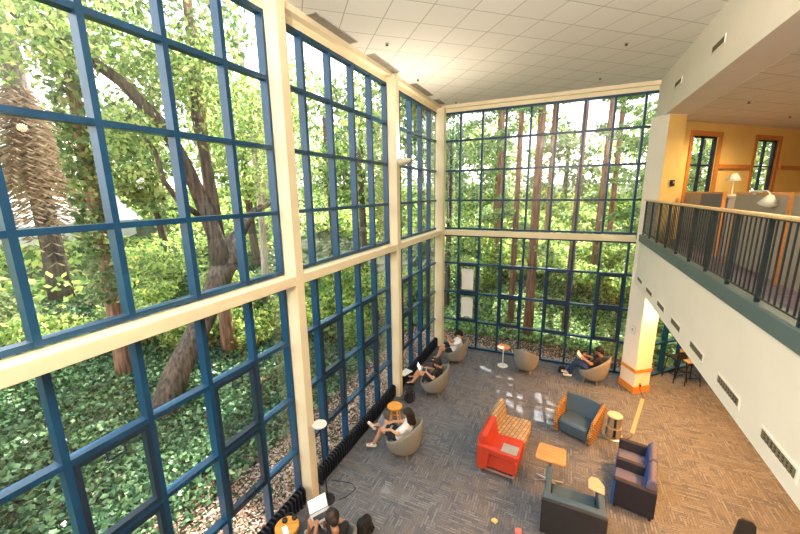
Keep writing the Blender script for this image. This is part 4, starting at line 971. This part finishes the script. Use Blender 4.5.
# pale barked tree outside the middle bay and green trees filling the view behind
tree('pale_tree', 'slender pale barked tree outside the middle window bay', [straight(-7.5, 11.2, 12, .17, (.3, -.6), .2), ([(-7.4, 11.0, 5), (-7.2, 11.6, 6.4), (-7.2, 12.6, 7.6)], [.1, .08, .04])], M['bark_pale'], [((-7.4, 11.2, 8.6), (1.5, 1.6, 1.6), 1400), ((-7.2, 12.6, 7.4), (1.2, 1.2, 1.0), 800)], M['leaf_light'], .2)
LT = [(-16.5, 12.5, 8, 'leaf_mid', 2.2), (-18, 2.5, 10, 'leaf_mid', 3.0), (-11.5, 14.5, 9, 'leaf_light', 2.6), (-8.5, 18, 10, 'leaf_mid', 2.6), (-14, 20, 11, 'leaf_light', 3.2), (-5.2, 15.5, 9, 'leaf_light', 2.0), (-3.6, 20.5, 11, 'leaf_mid', 2.6), (-20, 15, 12, 'leaf_mid', 3.4), (-9.5, -.2, 10, 'leaf_light', 1.8), (-24, 22, 13, 'leaf_light', 4.0), (-8, 26, 13, 'leaf_mid', 3.6)]
desc = ['round mid green tree behind the palm', 'mid green tree at the far left edge', 'light green tree seen through the middle bay', 'mid green tree deep behind the middle bay', 'light green tall tree far behind the middle bay', 'light green tree outside the far bay', 'mid green tree by the corner of the window walls', 'large mid green tree far up the slope', 'light green tree over the near window bay', 'large light green tree on the horizon', 'tall mid green tree far behind the corner']
for (x, y, h, lm, r), t in zip(LT, desc):
    z0 = float(gz(x, y)); bl = []
    for q in range(9):
        a = rng.uniform(0, 2*PI); k = rng.uniform(.2, .8)
        bl.append(((x+r*k*math.cos(a), y+r*k*math.sin(a), z0+h*(.42+.062*q)), (r*.55, r*.55, r*.42), 230))
    d = math.hypot(x-4.16, y); tree('broadleaf_tree', t, [straight(x, y, h*.85, .16+.01*h, (rng.uniform(-.5, .5), rng.uniform(-.5, .5)), .15)], M['bark_grey'], bl, M[lm], .011*d+.10, 'green trees on the slope')
FB = [(-13, 33, 'light'), (-7, 35, 'mid'), (-1.5, 33, 'light'), (4, 34, 'mid'), (9.5, 33, 'light'), (15, 34, 'mid'), (-33, -1, 'light'), (-34, 14.5, 'mid'), (-33, 19, 'light'), (-28, 28, 'mid'), (-20, 33, 'light'), (-29, -5, 'mid')]
fw_ = ['behind the left end of the far window', 'left of the far redwoods', 'behind the far redwoods at left', 'behind the far redwoods at right', 'behind the right end of the far window', 'behind the yellow wall', 'behind the palm', 'behind the pale house', 'beyond the pale house on its right', 'deep beyond the middle bay', 'deep beyond the far bay', 'at the far left beyond the palm']
for (x, y, c), t in zip(FB, fw_):
    z0 = float(gz(x, y)); bl = []; r = 3.4
    for q in range(14):
        a = rng.uniform(0, 2*PI); k = rng.uniform(.2, .9); bl.append(((x+r*k*math.cos(a), y+r*k*math.sin(a)*.6, z0+.8+.55*q*rng.uniform(.7, 1)), (1.7, 1.4, 1.1), 150))
    tree('broadleaf_tree', 'hazy '+c+' green tree on the horizon '+t, [straight(x, y, 6, .25)], M['bark_grey'], bl, M['leaf_'+c], .42, 'trees on the horizon', cull=False)
tree('broadleaf_tree', 'light green tree seen through the windows of the yellow wall', [straight(11, 21, 11, .2)], M['bark_pale'], [((11+.5*math.cos(q*2.1), 21+math.sin(q*2.1), 4.5+.62*q), (1.5, 1.5, .7), 210) for q in range(10)], M['leaf_light'], .2, 'green trees on the slope')
# shrubs on the slope
SH = [(-6.0, 8.6, 1.0), (-7.2, 7.2, .9), (-8.6, 6.4, 1.1), (-10.6, 7.8, 1.2), (-9.4, 4.6, 1.0), (-11.8, 4.0, 1.2), (-5.0, 10.2, 1.2), (-6.6, 12.6, 1.5), (-4.2, 12.4, 1.3), (-3.2, 14.2, 1.3), (-8.4, 10.2, 1.3), (-9.0, 2.6, .9), (-12.6, 9.6, 1.4), (-3.0, 10.9, .9), (-5.4, 14.0, 1.6), (-1.9, 15.6, 1.2), (-14, 3.2, 1.4)]
def shrub(x, y, r, lm, label):
    g = thing('shrub', label, 'shrub', (0, 0, 0), 0, 'shrubs on the slope outside'); z0 = float(gz(x, y)); b = MB()
    for q in range(6):
        a = rng.uniform(0, 2*PI); b.path([(x, y, z0-.1), (x+.25*r*math.cos(a), y+.25*r*math.sin(a), z0+.5*r), (x+.6*r*math.cos(a), y+.6*r*math.sin(a), z0+1.0*r)], [.025, .018, .008], 6)
    b.build('stem', M['bark_grey'], g)
    P = np.concatenate([blob((x+r*.5*math.cos(q*1.3), y+r*.5*math.sin(q*1.3), z0+r*(.45+.12*(q % 4))), (r*.62, r*.62, r*.5), 520) for q in range(5)])
    leaves('foliage', outside(P), .105+.008*math.hypot(x-4, y)*.6, M[lm], g, 0, .55)
words_ = ['beside the crook of the leaning tree', 'behind the leaning trunk', 'left of the ivy wrapped trunk', 'below the pale house', 'in front of the palm', 'left of the palm', 'seen low through the middle bay', 'high in the middle bay', 'outside the second column', 'outside the far bay', 'behind the redwood trunk', 'at the left edge of the near bay', 'up the slope under the round tree', 'close to the glass of the middle bay', 'filling the middle bay above the beam', 'at the corner of the two window walls', 'under the trees at the far left']
for k, (x, y, r) in enumerate(SH): shrub(x, y, r, ['leaf_shrub', 'leaf_light', 'leaf_mid'][k % 3 if k not in (6, 7, 8, 14) else 0], ['yellow green', 'bright green', 'mid green'][k % 3 if k not in (6, 7, 8, 14) else 0]+' leafy shrub '+words_[k])
SF = [(.2, 17.6, 1.2), (1.6, 18.8, 1.3), (4.2, 18.4, 1.4), (5.8, 17.4, 1.1), (7.6, 18.6, 1.4), (3.0, 20.2, 1.5), (6.6, 20.4, 1.6), (-.4, 21, 1.7)]
wf = ['left in the far window', 'behind the left redwood pair', 'between the redwood trunks', 'low in front of the slope in the far window', 'behind the rightmost redwood', 'high on the slope in the far window', 'high behind the right redwoods', 'at the top left of the slope in the far window']
for k, (x, y, r) in enumerate(SF): shrub(x, y, r, ['leaf_light', 'leaf_shrub'][k % 2], ['bright green', 'yellow green'][k % 2]+' shrub '+wf[k])
# redwoods outside the far window: trunks with drooping sprays, dense crowns high above
FR = [(2.35, 14.9, .13, 0), (3.15, 14.05, .18, 1), (4.5, 14.75, .125, 2), (7.05, 15.6, .19, 3), (1.0, 18.5, .16, 4), (5.6, 19.2, .16, 5)]
fd = ['thin reddish trunk left of the thick one', 'thickest pinkish trunk close to the far window', 'thin reddish trunk right of centre', 'red trunk beside the white pillar', 'trunk deep behind the left panes', 'trunk deep behind the right panes']
for (x, y, r, k), t in zip(FR, fd):
    z0 = float(gz(x, y)); bl = []
    if k in (0, 3, 4, 5):
        for q in range(10):
            a = rng.uniform(0, 2*PI); zz = z0+3.4+q*.62; L = 1.0+.5*rng.uniform()
            for u in (.4, .75, 1.1): bl.append(((x+L*u*math.cos(a), y+max(-.9, L*u*math.sin(a)), zz-.25*u*u), (.42, .42, .16), 110))
    bl.append(((x, y+1.0, 12.0), (1.9, 1.6, 1.9), 2600))
    tree('redwood_tree', 'redwood outside the far window, '+t, [straight(x, y, 17-z0, r, (.1, .1), .04)], M['bark_red'] if k != 1 else M['bark_red'], bl, M['leaf_conifer'], .17, 'redwoods outside the far window', .45, .15, .4)
# leafy trees at the left and right of the far view
for x, y, h, t in ((-.6, 15.4, 8, 'conifer with drooping sprays at the left of the far window'), (7.6, 17.2, 8.5, 'conifer with drooping sprays at the right of the far window'), (.6, 21.5, 10, 'hazy conifer behind the left panes of the far window'), (9.6, 21.0, 11, 'hazy conifer at the right end of the far window')):
    z0 = float(gz(x, y)); bl = []
    for q in range(34):
        a = rng.uniform(0, 2*PI); f = q/33; L = (1.0-.55*f)*2.1*rng.uniform(.4, 1); zz = z0+1.6+f*(h-1.6)
        bl.append(((x+L*math.cos(a), y+L*math.sin(a)*.8, zz), (.7, .7, .24), 150))
    tree('conifer_tree', t, [straight(x, y, h, .16)], M['bark_grey'], bl, M['leaf_conifer'], .16, 'conifers outside the far window', .4, .2, .4)
# tall redwoods added to block the sun: unseen dense crowns shade the room
for k, (x, y) in enumerate(((-3.2, 21.6), (.2, 22.6), (3.3, 21.8), (6.4, 22.6), (9.6, 23.4))):
    bl = [((x+.3, y+.6*q, 11.7+1.7*q), (2.5, 1.8, 1.5), 11000 if k in (1, 2) else 4200 if k == 3 else 1500) for q in range(7)]
    tree('redwood_tree', 'tall redwood added far up the slope, unseen crown blocks the sun, %s' % ['at the far left', 'left of centre', 'at the centre', 'right of centre', 'at the far right'][k], [straight(x, y, 16, .16)], M['bark_red'], bl, M['leaf_conifer'], (.5, .16, .16, .27, .5)[k], 'redwoods added to block the sun', .3, 0, .8)
# pale house beyond the garden
h = thing('house', 'pale house with bluish windows beyond the garden at the left', 'house', (-24, 9.8, .8), R(4))
MB().box((0, 0, 1.6), (4, 9, 3.6)).build('wall', M['house_wall'], h)
MB().prism_axis([(-2.4, 3.4), (2.4, 3.4), (0, 5.0)], 'y', -4.8, 4.8).build('roof', M['house_roof'], h)
for k in range(3):
    w = MB().box((2.02, -3+3*k, 1.9), (.06, 1.5, 1.3)).build('window', M['house_wall'], h); MB().box((2.05, -3+3*k, 1.9), (.04, 1.3, 1.1)).build('pane', M['house_glass'], w)

# ------------------------------------------------------------------ light
wd = bpy.data.worlds.new('world'); SC.world = wd; wd.use_nodes = True; nt = wd.node_tree; nt.nodes.clear()
out = nt.nodes.new('ShaderNodeOutputWorld'); bg = nt.nodes.new('ShaderNodeBackground'); bg.inputs['Strength'].default_value = 4.2
tc = nt.nodes.new('ShaderNodeTexCoord'); sp = nt.nodes.new('ShaderNodeSeparateXYZ'); rp = nt.nodes.new('ShaderNodeValToRGB')
rp.color_ramp.elements[0].position = .0; rp.color_ramp.elements[0].color = (1.0, .97, .92, 1); rp.color_ramp.elements[1].position = .7; rp.color_ramp.elements[1].color = (.78, .89, 1.0, 1)
lnk(nt, tc.outputs['Generated'], sp.inputs[0]); lnk(nt, sp.outputs['Z'], rp.inputs['Fac']); lnk(nt, rp.outputs['Color'], bg.inputs['Color']); lnk(nt, bg.outputs[0], out.inputs['Surface'])
def light(name, kind, loc, power, col, size=.1, **k):
    l = bpy.data.lights.new(name, kind); l.energy = power; l.color = col
    if kind == 'SUN': l.angle = size
    else: l.shadow_soft_size = size
    for a, v in k.items(): setattr(l, a, v)
    o = bpy.data.objects.new(name, l); COL.objects.link(o); o.location = loc; return o
s = light('sun', 'SUN', (0, 30, 35), 19.0, (1, .93, .82), R(.4)); s.rotation_euler = SUN.to_track_quat('Z', 'Y').to_euler()
# warm lamps under the balcony and over it
for y in (1.5, 4.0, 6.5, 9.0, 11.0):
    o = light('overhang_lamp', 'SPOT', (6.9, y, 3.05), 720, (1, .43, .11), .08, spot_size=R(146), spot_blend=.8)
    o.rotation_euler = (0, R(6), 0)
for x, y in ((8.0, 4.5), (8.2, 8.0), (8.6, 11.5)): light('balcony_lamp', 'SPOT', (x, y, 7.4), 260, (1, .76, .45), .1, spot_size=R(170), spot_blend=.5)
o = light('sconce_lamp', 'SPOT', (.36, 8.40, 6.58), 220, (1, .86, .66), .06, spot_size=R(160), spot_blend=.8); o.rotation_euler = (PI, 0, 0)
for x, y in ((3.6, -1.6), (5.3, -1.6)):  # unseen uplights added behind the camera to brighten the ceiling
    o = light('fill_uplight', 'SPOT', (x, y, 6.6), 2300, (1, .92, .80), .2, spot_size=R(125), spot_blend=.8); o.rotation_euler = (PI-R(35), 0, 0)
# added fill points, unseen behind the camera, that brighten the interior
for x, y, e_ in ((2.6, -2.8, 170), (4.6, -2.5, 170), (2.9, -.5, 420)): light('fill_lamp', 'POINT', (x, y, 7.9), e_, (1, .88, .74), .15)

# ------------------------------------------------------------------ camera
pitch, roll, yaw, F = -0.2067, -0.0139, 0.4350, 355.07
fw = Vector((-math.sin(yaw)*math.cos(pitch), math.cos(yaw)*math.cos(pitch), math.sin(pitch)))
r0 = Vector((math.cos(yaw), math.sin(yaw), 0)); u0 = r0.cross(fw)
r1 = r0*math.cos(roll)+u0*math.sin(roll); u1 = -r0*math.sin(roll)+u0*math.cos(roll)
cam = bpy.data.cameras.new('camera'); cam.sensor_width = 36; cam.lens = F*36/800; cam.clip_start = .05; cam.clip_end = 500
co = bpy.data.objects.new('camera', cam); COL.objects.link(co)
co.matrix_world = Matrix(((r1.x, u1.x, -fw.x, 4.1617), (r1.y, u1.y, -fw.y, 0), (r1.z, u1.z, -fw.z, 5.72), (0, 0, 0, 1)))
SC.camera = co
SC.view_settings.view_transform = 'Standard'; SC.view_settings.exposure = .12
SC.cycles.use_denoising = True
SC.cycles.transparent_max_bounces = 16
SC.cycles.max_bounces = 8
